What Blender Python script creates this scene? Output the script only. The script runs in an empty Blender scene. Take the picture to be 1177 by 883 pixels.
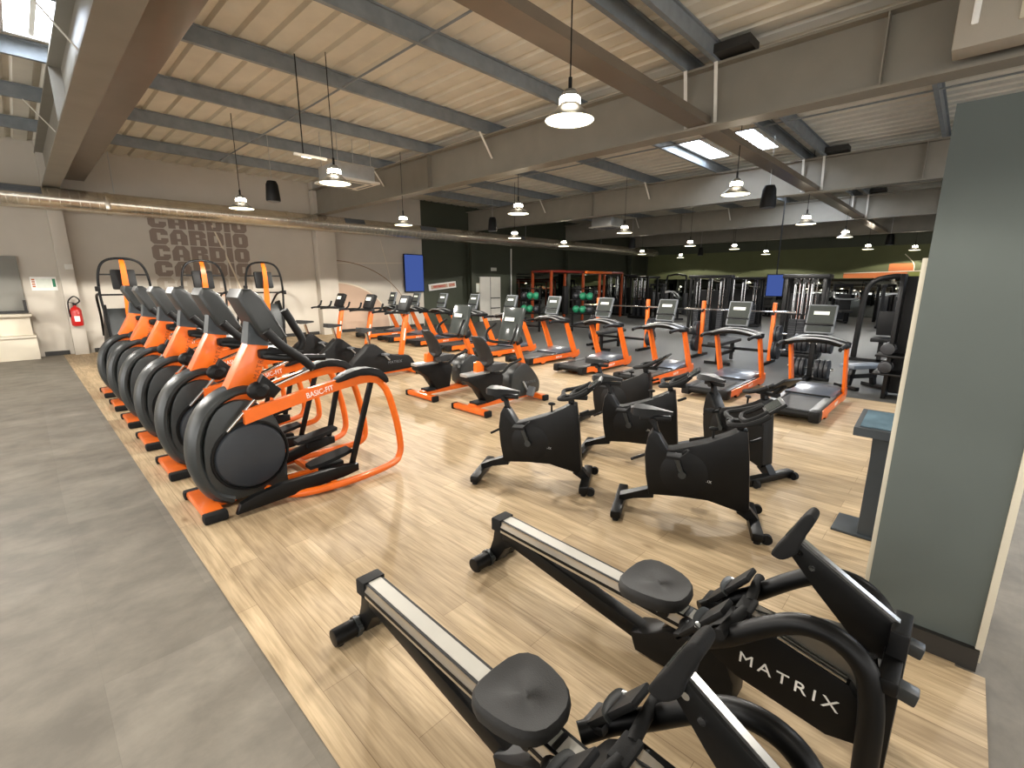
import bpy, bmesh, math, random
from mathutils import Vector, Matrix, Euler
random.seed(7)
SC = bpy.context.scene
COL = SC.collection
R = math.radians
PI = math.pi

# ------------------------------------------------------------------ materials
def lin(c):
    return tuple(((v/255)/12.92 if v/255 <= .04045 else ((v/255+.055)/1.055)**2.4) for v in c) + (1,)

def mat(name, rgb, rough=.5, metal=0., var=.12, scale=14., bump=.0, spec=.5, coat=0.):
    m = bpy.data.materials.new(name); m.use_nodes = True
    nt = m.node_tree; b = nt.nodes['Principled BSDF']
    b.inputs['Roughness'].default_value = rough
    b.inputs['Metallic'].default_value = metal
    b.inputs['Specular IOR Level'].default_value = spec
    b.inputs['Coat Weight'].default_value = coat
    tc = nt.nodes.new('ShaderNodeTexCoord')
    nz = nt.nodes.new('ShaderNodeTexNoise'); nz.inputs['Scale'].default_value = scale
    nz.inputs['Detail'].default_value = 5
    nt.links.new(tc.outputs['Object'], nz.inputs['Vector'])
    rp = nt.nodes.new('ShaderNodeValToRGB')
    c = lin(rgb)
    rp.color_ramp.elements[0].position = .3; rp.color_ramp.elements[1].position = .7
    rp.color_ramp.elements[0].color = tuple(v*(1-var) for v in c[:3])+(1,)
    rp.color_ramp.elements[1].color = tuple(min(1, v*(1+var)) for v in c[:3])+(1,)
    nt.links.new(nz.outputs['Fac'], rp.inputs['Fac'])
    nt.links.new(rp.outputs['Color'], b.inputs['Base Color'])
    if bump:
        bp = nt.nodes.new('ShaderNodeBump'); bp.inputs['Strength'].default_value = bump
        bp.inputs['Distance'].default_value = .004
        n2 = nt.nodes.new('ShaderNodeTexNoise'); n2.inputs['Scale'].default_value = scale*12
        nt.links.new(tc.outputs['Object'], n2.inputs['Vector'])
        nt.links.new(n2.outputs['Fac'], bp.inputs['Height'])
        nt.links.new(bp.outputs['Normal'], b.inputs['Normal'])
    return m

def emit(name, rgb, power):
    m = bpy.data.materials.new(name); m.use_nodes = True
    nt = m.node_tree; nt.nodes.clear()
    o = nt.nodes.new('ShaderNodeOutputMaterial'); e = nt.nodes.new('ShaderNodeEmission')
    e.inputs['Color'].default_value = lin(rgb); e.inputs['Strength'].default_value = power
    nt.links.new(e.outputs[0], o.inputs['Surface'])
    return m

M = dict(
 console=mat('console_plastic', (33, 35, 34), .42, var=.08),
 neck=mat('dark_grey_plastic', (62, 67, 70), .45, var=.06),
 orange=mat('orange_paint', (226, 104, 24), .32, var=.04, coat=.3),
 shroud=mat('charcoal_plastic', (44, 47, 47), .38, var=.08),
 disc=mat('slate_plastic', (40, 44, 49), .5, var=.06),
 black=mat('black_plastic', (13, 13, 13), .5, var=.15, spec=.25),
 satin=mat('satin_black_paint', (9, 9, 9), .42, var=.12, spec=.25),
 rubber=mat('black_rubber', (15, 15, 15), .75, var=.15, bump=.15, spec=.3),
 seat=mat('black_seat_vinyl', (25, 24, 22), .68, var=.1, bump=.2, scale=20),
 grey=mat('grey_plastic', (98, 102, 106), .45, var=.06),
 hood=mat('dark_grey_hood', (88, 94, 104), .28, var=.06, coat=.3),
 belt=mat('running_belt', (58, 59, 58), .6, var=.12),
 steel=mat('brushed_aluminium', (205, 203, 198), .28, 1., var=.015, scale=8),
 silver=mat('silver_paint', (186, 188, 188), .3, .6, var=.05),
 chrome=mat('chrome', (215, 215, 215), .12, 1., var=.02),
 white=mat('white_print', (236, 234, 228), .5, var=.02),
 silverprint=mat('silver_print', (176, 176, 172), .4, var=.02),
 darkprint=mat('dark_print', (150, 66, 14), .5, var=.02),
 screen=mat('dark_screen_glass', (62, 66, 64), .12, var=.05),
 railstrip=mat('rail_cover_strip', (176, 172, 162), .45, var=.03),
 pale=mat('pale_label', (222, 226, 214), .5, var=.04),
 red=mat('red_enamel', (188, 32, 28), .3, var=.05),
 rigorange=mat('burnt_orange_paint', (150, 62, 22), .4, var=.06),
 darkred=mat('dark_red_enamel', (112, 34, 26), .4, var=.05),
 green=mat('green_rubber', (26, 120, 84), .5, var=.1),
 plate=mat('weight_plate_rubber', (34, 36, 40), .45, var=.15),
 kiosk=mat('slate_powder_coat', (50, 56, 60), .5, var=.06),
 kioskscr=mat('kiosk_panel', (90, 112, 124), .2, var=.25, scale=9),
 benchpad=mat('grey_blue_vinyl', (98, 106, 114), .5, var=.06),
 flywheel=mat('dark_grey_steel', (120, 118, 112), .3, .8, var=.08),
 tan=mat('tan_paint', (196, 132, 72), .5, var=.1),
)

# ------------------------------------------------------------------ mesh builder
def cr(pts, k=6, closed=False):
    """Catmull-Rom resampling of a point list"""
    P = [Vector(p) for p in pts]; n = len(P); out = []
    rng = range(n) if closed else range(n-1)
    for i in rng:
        if closed: a, b, c, d = P[i-1], P[i], P[(i+1) % n], P[(i+2) % n]
        else: a, b, c, d = P[max(i-1, 0)], P[i], P[i+1], P[min(i+2, n-1)]
        for j in range(k):
            t = j/k
            out.append(.5*((2*b)+(c-a)*t+(2*a-5*b+4*c-d)*t*t+(3*b-a-3*c+d)*t**3))
    if not closed: out.append(P[-1])
    return out

class MB:
    def __init__(s): s.bm = bmesh.new()
    def _bev(s, vs, w, seg=2):
        if w <= 0: return
        es = {e for v in vs for e in v.link_edges}
        es = [e for e in es if len(e.link_faces) == 2 and e.calc_face_angle(0) > .5]
        bmesh.ops.bevel(s.bm, geom=es, offset=w, segments=seg, profile=.6, affect='EDGES', clamp_overlap=True)
    def box(s, c, d, rot=(0, 0, 0), bev=.0, seg=2):
        mx = Matrix.Translation(Vector(c)) @ Euler(rot).to_matrix().to_4x4() @ Matrix.Diagonal((*d, 1))
        r = bmesh.ops.create_cube(s.bm, size=1, matrix=mx)
        s._bev(r['verts'], bev, seg); return s
    def prism(s, pts, a, b, axis='y', bev=0., seg=2, smooth=0):
        """2D outline extruded between a and b along an axis; outline is (x,z) for y, (y,z) for x, (x,y) for z"""
        if smooth: pts = [(p.x, p.y) for p in cr([(x, y, 0) for x, y in pts], smooth, True)]
        f = {'y': lambda u, v, w: (u, w, v), 'x': lambda u, v, w: (w, u, v), 'z': lambda u, v, w: (u, v, w)}[axis]
        A = [s.bm.verts.new(f(u, v, a)) for u, v in pts]; B = [s.bm.verts.new(f(u, v, b)) for u, v in pts]
        n = len(pts); fs = [s.bm.faces.new(A), s.bm.faces.new(B[::-1])]
        for i in range(n): fs.append(s.bm.faces.new((A[i], B[i], B[(i+1) % n], A[(i+1) % n])))
        bmesh.ops.recalc_face_normals(s.bm, faces=fs)
        if bev:
            es = [e for f_ in fs[:2] for e in f_.edges]
            bmesh.ops.bevel(s.bm, geom=es, offset=bev, segments=seg, profile=.6, affect='EDGES', clamp_overlap=True)
        return s
    def tube(s, pts, r, n=10, k=5, closed=False, rh=None, up=(0, 0, 1), taper=None, sq=False, cap=True):
        """swept section: r = half width, rh = half height along 'up' (defaults to round)"""
        P = cr(pts, k, closed) if k else [Vector(p) for p in pts]
        rh = rh or r; rings = []; N = len(P)
        prev = None
        for i, p in enumerate(P):
            t = ((P[(i+1) % N]-P[i-1]) if closed else (P[min(i+1, N-1)]-P[max(i-1, 0)])).normalized()
            u = Vector(up) if prev is None else prev
            u = u - t*u.dot(t)
            if u.length < 1e-4: u = Vector((1, 0, 0)) - t*t.x
            if u.length < 1e-4: u = Vector((0, 1, 0)) - t*t.y
            u.normalize(); w = t.cross(u); prev = u
            q = 1 if not taper else taper[0]+(taper[1]-taper[0])*i/max(1, N-1)
            ring = []
            for j in range(n):
                a = 2*PI*(j+.5)/n; ca, sa = math.cos(a), math.sin(a)
                if sq:
                    m_ = max(abs(ca), abs(sa))**.82; ca /= m_; sa /= m_
                    ca *= .93; sa *= .93
                ring.append(s.bm.verts.new(p+w*(ca*r*q)+u*(sa*rh*q)))
            rings.append(ring)
        fs = []
        for i in range(N if closed else N-1):
            A, B = rings[i], rings[(i+1) % N]
            for j in range(n): fs.append(s.bm.faces.new((A[j], A[(j+1) % n], B[(j+1) % n], B[j])))
        if not closed and cap:
            fs.append(s.bm.faces.new(rings[0][::-1])); fs.append(s.bm.faces.new(rings[-1]))
        bmesh.ops.recalc_face_normals(s.bm, faces=fs)
        return s
    def bar(s, p0, p1, w, h, bev=.0, up=(0, 0, 1)):
        """rectangular bar between two points"""
        p0, p1 = Vector(p0), Vector(p1); t = (p1-p0); L = t.length; t.normalize()
        u = Vector(up)-t*t.dot(Vector(up))
        if u.length < 1e-4: u = Vector((1, 0, 0))-t*t.x
        u.normalize(); y = u.cross(t)
        m = Matrix((t, y, u)).transposed().to_4x4(); m.translation = (p0+p1)/2
        r = bmesh.ops.create_cube(s.bm, size=1, matrix=m @ Matrix.Diagonal((L, w, h, 1)))
        s._bev(r['verts'], bev); return s
    def cyl(s, p0, p1, r0, r1=None, n=20, bev=0.):
        p0, p1 = Vector(p0), Vector(p1); d = p1-p0
        m = Matrix.Translation((p0+p1)/2) @ d.to_track_quat('Z', 'Y').to_matrix().to_4x4()
        r = bmesh.ops.create_cone(s.bm, cap_ends=True, segments=n, radius1=r0, radius2=r0 if r1 is None else r1, depth=d.length, matrix=m)
        s._bev(r['verts'], bev); return s
    def lathe(s, prof, c=(0, 0, 0), axis='z', n=28):
        """prof: list of (radius, height)"""
        f = {'z': lambda x, y, h: (x, y, h), 'y': lambda x, y, h: (x, h, y), 'x': lambda x, y, h: (h, x, y)}[axis]
        c = Vector(c); rings = []
        for r, h in prof:
            if r < 1e-5: rings.append([s.bm.verts.new(c+Vector(f(0, 0, h)))])
            else: rings.append([s.bm.verts.new(c+Vector(f(r*math.cos(2*PI*j/n), r*math.sin(2*PI*j/n), h))) for j in range(n)])
        fs = []
        for A, B in zip(rings, rings[1:]):
            for j in range(n):
                q = [A[j % len(A)], A[(j+1) % n % len(A)], B[(j+1) % n % len(B)], B[j % len(B)]]
                q = list(dict.fromkeys(q))
                if len(q) > 2: fs.append(s.bm.faces.new(q))
        bmesh.ops.recalc_face_normals(s.bm, faces=fs)
        return s
    def ell(s, c, d, rot=(0, 0, 0), n=16):
        mx = Matrix.Translation(Vector(c)) @ Euler(rot).to_matrix().to_4x4() @ Matrix.Diagonal((*d, 1))
        bmesh.ops.create_uvsphere(s.bm, u_segments=n, v_segments=max(6, n//2+2), radius=1, matrix=mx); return s
    def loft(s, secs):
        """closed surface through sections (lists of equal length of 3D points), capped"""
        rings = [[s.bm.verts.new(p) for p in q] for q in secs]; fs = []; n = len(rings[0])
        for A, B in zip(rings, rings[1:]):
            for j in range(n): fs.append(s.bm.faces.new((A[j], A[(j+1) % n], B[(j+1) % n], B[j])))
        fs.append(s.bm.faces.new(rings[0][::-1])); fs.append(s.bm.faces.new(rings[-1]))
        bmesh.ops.recalc_face_normals(s.bm, faces=fs); return s
    def xf(s, m): bmesh.ops.transform(s.bm, matrix=m, verts=s.bm.verts); return s
    def build(s, name, m, parent=None, ang=38):
        me = bpy.data.meshes.new(name); s.bm.to_mesh(me); s.bm.free()
        me.materials.append(M[m] if isinstance(m, str) else m)
        for p in me.polygons: p.use_smooth = True
        me.set_sharp_from_angle(angle=R(ang))
        o = bpy.data.objects.new(name, me); COL.objects.link(o)
        if parent is not None: o.parent = parent
        return o

def letters(txt, size, mx, name, m, parent=None, bold=0., ext=.001, sx=1., spacing=1.):
    cu = bpy.data.curves.new('txt', 'FONT'); cu.body = txt; cu.size = size; cu.align_x = 'CENTER'; cu.align_y = 'CENTER'
    cu.extrude = ext; cu.offset = bold; cu.space_character = spacing
    ob = bpy.data.objects.new('txt', cu); COL.objects.link(ob)
    dg = bpy.context.evaluated_depsgraph_get()
    me = bpy.data.meshes.new_from_object(ob.evaluated_get(dg)); bpy.data.objects.remove(ob)
    me.transform(mx @ Matrix.Diagonal((sx, 1, 1, 1))); me.materials.clear(); me.materials.append(M[m] if isinstance(m, str) else m); me.name = name
    o = bpy.data.objects.new(name, me); COL.objects.link(o)
    if parent is not None: o.parent = parent
    return o

def frame(o, x, y):
    """matrix whose local X, Y are the given world directions, at o"""
    x = Vector(x).normalized(); y = Vector(y); y = (y-x*y.dot(x)).normalized(); z = x.cross(y)
    m = Matrix((x, y, z)).transposed().to_4x4(); m.translation = Vector(o); return m

def tag(o, label, cat, group=None):
    o['label'] = label; o['category'] = cat
    if group: o['group'] = group
    return o
def thing(name, label, cat, loc=(0, 0, 0), rz=0., group=None):
    o = bpy.data.objects.new(name, None); COL.objects.link(o)
    o.empty_display_size = .2; o.location = loc; o.rotation_euler = (0, 0, rz)
    return tag(o, label, cat, group)
def struct(o): o['kind'] = 'structure'; return o
def dup(src, loc, rz=None, label=None, group=None):
    KIDS = {}
    for o in COL.objects:
        if o.parent: KIDS.setdefault(o.parent.name, []).append(o)
    def cp(o, par):
        c = o.copy(); COL.objects.link(c)
        if par is not None: c.parent = par
        for k in KIDS.get(o.name, []): cp(k, c)
        return c
    r = cp(src, None); r.location = loc
    if rz is not None: r.rotation_euler = (0, 0, rz)
    if label: r['label'] = label
    if group: r['group'] = group
    return r
# ------------------------------------------------------------------ room materials
def nodes(name):
    m = bpy.data.materials.new(name); m.use_nodes = True
    nt = m.node_tree
    return m, nt, nt.nodes['Principled BSDF'], nt.nodes.new, nt.links.new

def wood_floor():
    m, nt, b, N, L = nodes('oak_plank_floor')
    tc = N('ShaderNodeTexCoord'); mp = N('ShaderNodeMapping'); mp.inputs['Rotation'].default_value = (0, 0, R(90))
    L(tc.outputs['Object'], mp.inputs['Vector'])
    br = N('ShaderNodeTexBrick'); br.offset = .37; br.squash = 1
    for k, v in dict(Scale=1., **{'Mortar Size': .0012, 'Brick Width': 1.22, 'Row Height': .155, 'Bias': 0.}).items(): br.inputs[k].default_value = v
    br.inputs['Color1'].default_value = lin((204, 182, 149)); br.inputs['Color2'].default_value = lin((178, 157, 127))
    br.inputs['Mortar'].default_value = lin((140, 118, 90))
    L(mp.outputs['Vector'], br.inputs['Vector'])
    # grain stretched along the planks
    mg = N('ShaderNodeMapping'); mg.inputs['Scale'].default_value = (9, .9, 1); L(tc.outputs['Object'], mg.inputs['Vector'])
    ng = N('ShaderNodeTexNoise'); ng.inputs['Scale'].default_value = 2.2; ng.inputs['Detail'].default_value = 8; ng.inputs['Distortion'].default_value = .8
    L(mg.outputs['Vector'], ng.inputs['Vector'])
    rg = N('ShaderNodeValToRGB'); rg.color_ramp.elements[0].position = .34; rg.color_ramp.elements[1].position = .66
    rg.color_ramp.elements[0].color = (.70, .66, .60, 1); rg.color_ramp.elements[1].color = (1.12, 1.1, 1.06, 1)
    L(ng.outputs['Fac'], rg.inputs['Fac'])
    mf = N('ShaderNodeMapping'); mf.inputs['Scale'].default_value = (55, 2.2, 1); L(tc.outputs['Object'], mf.inputs['Vector'])
    nf = N('ShaderNodeTexNoise'); nf.inputs['Scale'].default_value = 1.6; nf.inputs['Detail'].default_value = 6; nf.inputs['Distortion'].default_value = .4
    L(mf.outputs['Vector'], nf.inputs['Vector'])
    rf = N('ShaderNodeValToRGB'); rf.color_ramp.elements[0].position = .36; rf.color_ramp.elements[1].position = .6
    rf.color_ramp.elements[0].color = (.78, .75, .70, 1); rf.color_ramp.elements[1].color = (1.06, 1.06, 1.05, 1)
    L(nf.outputs['Fac'], rf.inputs['Fac'])
    m0 = N('ShaderNodeMixRGB'); m0.blend_type = 'MULTIPLY'; m0.inputs[0].default_value = .75
    L(br.outputs['Color'], m0.inputs[1]); L(rf.outputs['Color'], m0.inputs[2])
    mx = N('ShaderNodeMixRGB'); mx.blend_type = 'MULTIPLY'; mx.inputs[0].default_value = .75
    L(m0.outputs[0], mx.inputs[1]); L(rg.outputs['Color'], mx.inputs[2])
    # knots
    mk = N('ShaderNodeMapping'); mk.inputs['Scale'].default_value = (4.2, 1.5, 1); L(tc.outputs['Object'], mk.inputs['Vector'])
    vk = N('ShaderNodeTexVoronoi'); vk.inputs['Scale'].default_value = 1.1; L(mk.outputs['Vector'], vk.inputs['Vector'])
    rk = N('ShaderNodeValToRGB'); rk.color_ramp.elements[0].position = .02; rk.color_ramp.elements[1].position = .11
    rk.color_ramp.elements[0].color = (.36, .28, .2, 1); rk.color_ramp.elements[1].color = (1, 1, 1, 1)
    L(vk.outputs['Distance'], rk.inputs['Fac'])
    m2 = N('ShaderNodeMixRGB'); m2.blend_type = 'MULTIPLY'; m2.inputs[0].default_value = .75
    L(mx.outputs[0], m2.inputs[1]); L(rk.outputs['Color'], m2.inputs[2])
    L(m2.outputs[0], b.inputs['Base Color']); b.inputs['Roughness'].default_value = .55; b.inputs['Specular IOR Level'].default_value = .3
    bp = N('ShaderNodeBump'); bp.inputs['Strength'].default_value = .15; bp.inputs['Distance'].default_value = .003
    L(ng.outputs['Fac'], bp.inputs['Height']); L(bp.outputs['Normal'], b.inputs['Normal'])
    return m

def vinyl_floor():
    m, nt, b, N, L = nodes('grey_concrete_vinyl')
    tc = N('ShaderNodeTexCoord'); mp = N('ShaderNodeMapping'); mp.inputs['Rotation'].default_value = (0, 0, R(90))
    L(tc.outputs['Object'], mp.inputs['Vector'])
    br = N('ShaderNodeTexBrick'); br.offset = .5
    for k, v in {'Scale': 1., 'Mortar Size': .0006, 'Brick Width': .95, 'Row Height': .48}.items(): br.inputs[k].default_value = v
    br.inputs['Color1'].default_value = lin((133, 127, 117)); br.inputs['Color2'].default_value = lin((124, 118, 108))
    br.inputs['Mortar'].default_value = lin((118, 112, 102)); L(mp.outputs['Vector'], br.inputs['Vector'])
    n1 = N('ShaderNodeTexNoise'); n1.inputs['Scale'].default_value = 3.4; n1.inputs['Detail'].default_value = 8; n1.inputs['Roughness'].default_value = .66; n1.inputs['Distortion'].default_value = .15
    m1 = N('ShaderNodeMapping'); m1.inputs['Scale'].default_value = (.9, 1.15, 1); L(tc.outputs['Object'], m1.inputs['Vector']); L(m1.outputs['Vector'], n1.inputs['Vector'])
    r1 = N('ShaderNodeValToRGB'); r1.color_ramp.elements[0].position = .36; r1.color_ramp.elements[1].position = .66
    r1.color_ramp.elements[0].color = (.76, .75, .73, 1); r1.color_ramp.elements[1].color = (1.18, 1.17, 1.14, 1)
    L(n1.outputs['Fac'], r1.inputs['Fac'])
    mx = N('ShaderNodeMixRGB'); mx.blend_type = 'MULTIPLY'; mx.inputs[0].default_value = .85
    L(br.outputs['Color'], mx.inputs[1]); L(r1.outputs['Color'], mx.inputs[2]); L(mx.outputs[0], b.inputs['Base Color'])
    b.inputs['Roughness'].default_value = .6; b.inputs['Specular IOR Level'].default_value = .3
    return m

def rubber_floor():
    m, nt, b, N, L = nodes('speckled_rubber_floor')
    tc = N('ShaderNodeTexCoord'); v = N('ShaderNodeTexVoronoi'); v.inputs['Scale'].default_value = 90
    L(tc.outputs['Object'], v.inputs['Vector'])
    rp = N('ShaderNodeValToRGB'); rp.color_ramp.elements[0].position = .05; rp.color_ramp.elements[1].position = .16
    rp.color_ramp.elements[0].color = lin((132, 132, 128)); rp.color_ramp.elements[1].color = lin((74, 74, 71))
    L(v.outputs['Distance'], rp.inputs['Fac']); L(rp.outputs['Color'], b.inputs['Base Color']); b.inputs['Roughness'].default_value = .55
    return m

MR = dict(
 wood=wood_floor(), vinyl=vinyl_floor(), rubber=rubber_floor(),
 sheet=mat('cream_roof_sheet', (216, 210, 196), .55, var=.06, scale=3),
 purlin=mat('galvanised_purlin', (128, 134, 138), .45, .1, var=.14, scale=6),
 rafter=mat('taupe_steel_paint', (128, 122, 110), .5, var=.06, scale=3),
 tie=mat('bronze_steel_paint', (116, 104, 90), .3, .25, var=.08, scale=3),
 beige=mat('beige_wall_paint', (196, 188, 175), .8, var=.03, scale=2),
 darkgreen=mat('dark_olive_wall_paint', (62, 66, 52), .7, var=.06, scale=2),
 olive=mat('olive_wall_paint', (92, 96, 62), .75, var=.05, scale=2),
 panel=mat('grey_partition_paint', (80, 86, 82), .75, var=.04, scale=3),
 paneledge=mat('pale_partition_edge', (196, 188, 168), .6, var=.04, scale=4),
 skirting=mat('charcoal_skirting', (40, 38, 35), .5, var=.1),
 duct=mat('galvanised_duct', (220, 212, 196), .22, .8, var=.10, scale=5),
 mirror=mat('wall_mirror', (150, 154, 150), .02, 1., var=.0),
 cream=mat('cream_joinery', (214, 204, 184), .5, var=.03, scale=3),
 blind=mat('grey_hatch_panel', (134, 132, 124), .5, var=.04, scale=3),
 letter=mat('mauve_grey_wall_print', (140, 125, 114), .8, var=.05, scale=3),
 letter2=mat('faded_grey_wall_print', (172, 160, 144), .8, var=.03, scale=3),
 letter3=mat('faded_pink_wall_print', (200, 160, 134), .8, var=.04, scale=3),
 muralpink=mat('pink_beige_mural', (192, 164, 142), .8, var=.03, scale=3),
 muralline=mat('cream_mural_line', (220, 208, 186), .8, var=.02),
 muralbrown=mat('brown_mural_line', (140, 112, 88), .8, var=.02),
 muralorange=mat('orange_mural', (188, 106, 56), .8, var=.04),
 muralgreen=mat('green_mural', (128, 132, 66), .8, var=.04),
 unit=mat('ivory_unit_casing', (160, 152, 138), .5, var=.03, scale=4),
 white=mat('white_powder_coat', (214, 210, 200), .45, var=.03, scale=4),
 lampmetal=mat('lamp_metal', (120, 118, 112), .35, .5, var=.08),
)
for k, v in MR.items(): M['r_'+k] = v
M['glow'] = emit('lamp_glow', (255, 244, 206), 4.)
M['glow2'] = emit('lamp_collar_glow', (255, 240, 216), 38.)
M['sky'] = emit('daylight_rooflight', (226, 238, 255), 14.)
M['tv'] = emit('blue_screen_glow', (78, 102, 178), .38)

def sbox(name, c, d, m, bev=0.):
    return struct(MB().box(c, d, bev=bev).build(name, m))

Y1 = 15.0; X1 = 28.0; X0 = -8.0; Y0 = -9.0
# floors
sbox('floor', ((X0+X1)/2, (Y0+Y1)/2, -.05), (X1-X0+.6, Y1-Y0+.6, .1), 'r_vinyl')
fo = MB(); fo.prism([(.525, -.295), (2.60, -.295), (2.60, -.2), (8.2, -.2), (8.2, 14.95), (.525, 14.95)], .0, .004, 'z')
struct(fo.build('floor_wood', 'r_wood'))
sbox('floor_rubber', ((8.2+X1)/2, (Y0+Y1)/2, .005), (X1-8.2, Y1-Y0, .002), 'r_rubber')
# corrugated roof: ribs run across the purlins (along Y)
prof = []; x = X0-.2; p = .32
while x < X1+.2:
    prof += [(x, 4.60), (x+.20, 4.60), (x+.23, 4.645), (x+.29, 4.645)]; x += p
mb = MB(); bm = mb.bm
# rooflights are openings filled with translucent panels; the roof is laid in strips between them
SKY = [(10.35, 12.1, 4.5, 4.98), (10.35, 12.1, 3.45, 3.95), (.34, .86, 7.2, 8.7), (10.35, 12.1, -2.6, -1.6), (16.4, 18.2, 3.45, 4.98), (16.1, 18.7, -2.7, -1.35), (9.4, 12.3, -4.85, -3.25)]  # closing entries: unseen rooflights added to throw cool daylight into the right bays
def roof_strip(y0, y1, xa, xb):
    q = [(max(xa, min(xb, u)), v) for u, v in prof if xa-.33 <= u <= xb+.33]
    A = [bm.verts.new((u, y0, v)) for u, v in q]; B = [bm.verts.new((u, y1, v)) for u, v in q]
    for i in range(len(q)-1):
        if q[i+1][0]-q[i][0] > 1e-4: bm.faces.new((A[i], A[i+1], B[i+1], B[i]))
ys = sorted({Y0-.3, Y1+.3, *[s[2] for s in SKY], *[s[3] for s in SKY]})
for ya, yb in zip(ys, ys[1:]):
    cut = sorted([(s[0], s[1]) for s in SKY if s[2] <= ya+1e-6 and s[3] >= yb-1e-6])
    xa = X0-.3
    for c0, c1 in cut:
        roof_strip(ya, yb, xa, c0); xa = c1
    roof_strip(ya, yb, xa, X1+.3)
struct(mb.build('ceiling', 'r_sheet', ang=20))
sbox('ceiling_deck', ((X0+X1)/2, (Y0+Y1)/2, 5.05), (X1-X0+.8, Y1-Y0+.8, .06), 'r_purlin')
for i, s in enumerate(SKY):
    o = MB().box(((s[0]+s[1])/2, (s[2]+s[3])/2, 4.63), (s[1]-s[0], s[3]-s[2], .02)).build('window_%d' % (i+1), 'sky'); struct(o)
    f = MB()
    for yy in (s[2], s[3]): f.box(((s[0]+s[1])/2, yy, 4.60), (s[1]-s[0]+.08, .05, .09))
    for xx in (s[0], s[1], (s[0]+s[1])/2): f.box((xx, (s[2]+s[3])/2, 4.60), (.05, s[3]-s[2], .09 if xx != (s[0]+s[1])/2 else .03))
    struct(f.build('window_frame', 'r_white', o))
# purlins (along X), Z-section
PY = [12.95, 10.85, 8.92, 6.97, 5.07, 3.12, 2.72, .75, -1.2, -3.1, -5., -7.]
for y in PY:
    big = y in (3.42, 2.75)
    d = .2
    pts = [(y-.035, 4.59), (y-.035, 4.572), (y-.006, 4.572), (y-.006, 4.59-d), (y+.055, 4.59-d), (y+.055, 4.59-d+.035), (y+.047, 4.59-d+.035), (y+.047, 4.60-d), (y+.006, 4.60-d), (y+.006, 4.59)]
    struct(MB().prism(pts, X0, X1, 'x').build('purlin', 'r_purlin'))
# sag rods under the purlins
for x in (-2.2, 3.72, 9.8, 15.9):
    struct(MB().cyl((x, -7, 4.41), (x, 13, 4.41), .014, n=8).build('sag_rod', 'skirting' if 0 else 'r_purlin'))
# rafters (along Y): I-sections with stiffener plates
RX = [-5.2, .85, 6.75, 13.0, 19.4, 25.6]
def rafter(x):
    b = MB(); w = .14
    b.box((x, 3, 3.665), (w*2, 23.8, .03)); b.box((x, 3, 4.375), (w*2, 23.8, .03)); b.box((x, 3, 4.02), (.02, 23.8, .69))
    for y in (8.92, 1.0): b.box((x, y, 4.02), (w*1.9, .014, .68))
    return struct(b.build('rafter', 'r_rafter'))
for x in RX: rafter(x)
# fly braces from purlin to bottom flange
for x in RX[1:5]:
    fb = MB()
    for y in (10.85, 6.97, 3.12, 2.72, -1.2):
        for s_ in (-1, 1): fb.bar((x+s_*.02, y+.02, 3.98 if y > 4 else 3.70), (x+s_*(.36 if y > 4 else .16), y+.02, 4.42), .045, .008)
    struct(fb.build('fly_brace', 'r_white'))
# eaves / ridge tie running along X at the bottom-flange level
tb = MB(); tb.box((10.3, 2.93, 3.70), (30.8, .27, .025)); tb.box((10.3, 2.93, 3.75), (30.8, .25, .09))
struct(tb.build('tie_beam', 'r_tie'))
# boxed soffit beside the left rafter
struct(MB().box((1.22, 5, 3.97), (.44, 19.6, .18), bev=.01).build('soffit_box', 'r_tie'))
for x in RX: struct(MB().box((x-.16, 2.50, 4.47), (.34, .42, .10)).build('purlin_cleat', 'r_skirting'))
# columns on the far wall
for x in RX:
    c = MB(); c.box((x, 14.86, 1.83), (.24, .02, 3.66)); c.box((x, 14.64, 1.83), (.24, .02, 3.66)); c.box((x, 14.75, 1.83), (.015, .22, 3.66))
    if x > 10: struct(c.build('column', 'r_darkgreen'))
    elif x > 6: struct(MB().box((6.93, 14.84, 2.3), (.60, .28, 4.6), bev=.01).build('column', 'r_beige'))
    else: c.bm.free(); struct(MB().box((x+.0, 14.86, 2.3), (.25, .25, 4.6), bev=.008).build('column', 'r_beige'))
# walls
sbox('wall_left', ((X0+10.75)/2, Y1+.06, 2.32), (10.75-X0, .12, 4.64), 'r_beige')
sbox('wall_far', ((10.75+X1)/2, Y1+.06, 2.32), (X1-10.75, .12, 4.64), 'r_darkgreen')
sbox('wall_end', (X1+.06, (Y0+Y1)/2, 2.32), (.12, Y1-Y0, 4.64), 'r_darkgreen')
struct(MB().box((X1-.01, 3.4, 1.75), (.02, 23., 3.1)).build('wall_end_band', 'r_olive'))
# unseen near sides; wide window openings added so world light fills the room
for nm, c, d, ax in (('wall_right', ((X0+X1)/2, Y0), X1-X0, 'x'), ('wall_back', (X0, (Y0+Y1)/2), Y1-Y0, 'y')):
    b = MB()
    def pc(u, z0, z1, du):
        if ax == 'x': b.box((u, Y0, (z0+z1)/2), (du, .12, z1-z0))
        else: b.box((X0, u, (z0+z1)/2), (.12, du, z1-z0))
    mid = c[0] if ax == 'x' else c[1]
    pc(mid, 0, .5, d); pc(mid, 3.0, 4.64, d)
    u = mid-d/2
    while u <= mid+d/2+.01:
        pc(u, .5, 3.0, .25); u += 3.
    if ax == 'x': pc(18.5, .5, 3.0, 19)
    struct(b.build(nm, 'r_beige'))
# skirting
sbox('baseboard_left', (3.84, Y1-.015, .05), (5.5, .03, .10), 'r_skirting')
sbox('baseboard_far', (9.0, Y1-.015, .05), (3.4, .03, .10), 'r_skirting')
sbox('baseboard_hatch', (.44, Y1-.015, .05), (.42, .03, .10), 'r_skirting')
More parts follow.
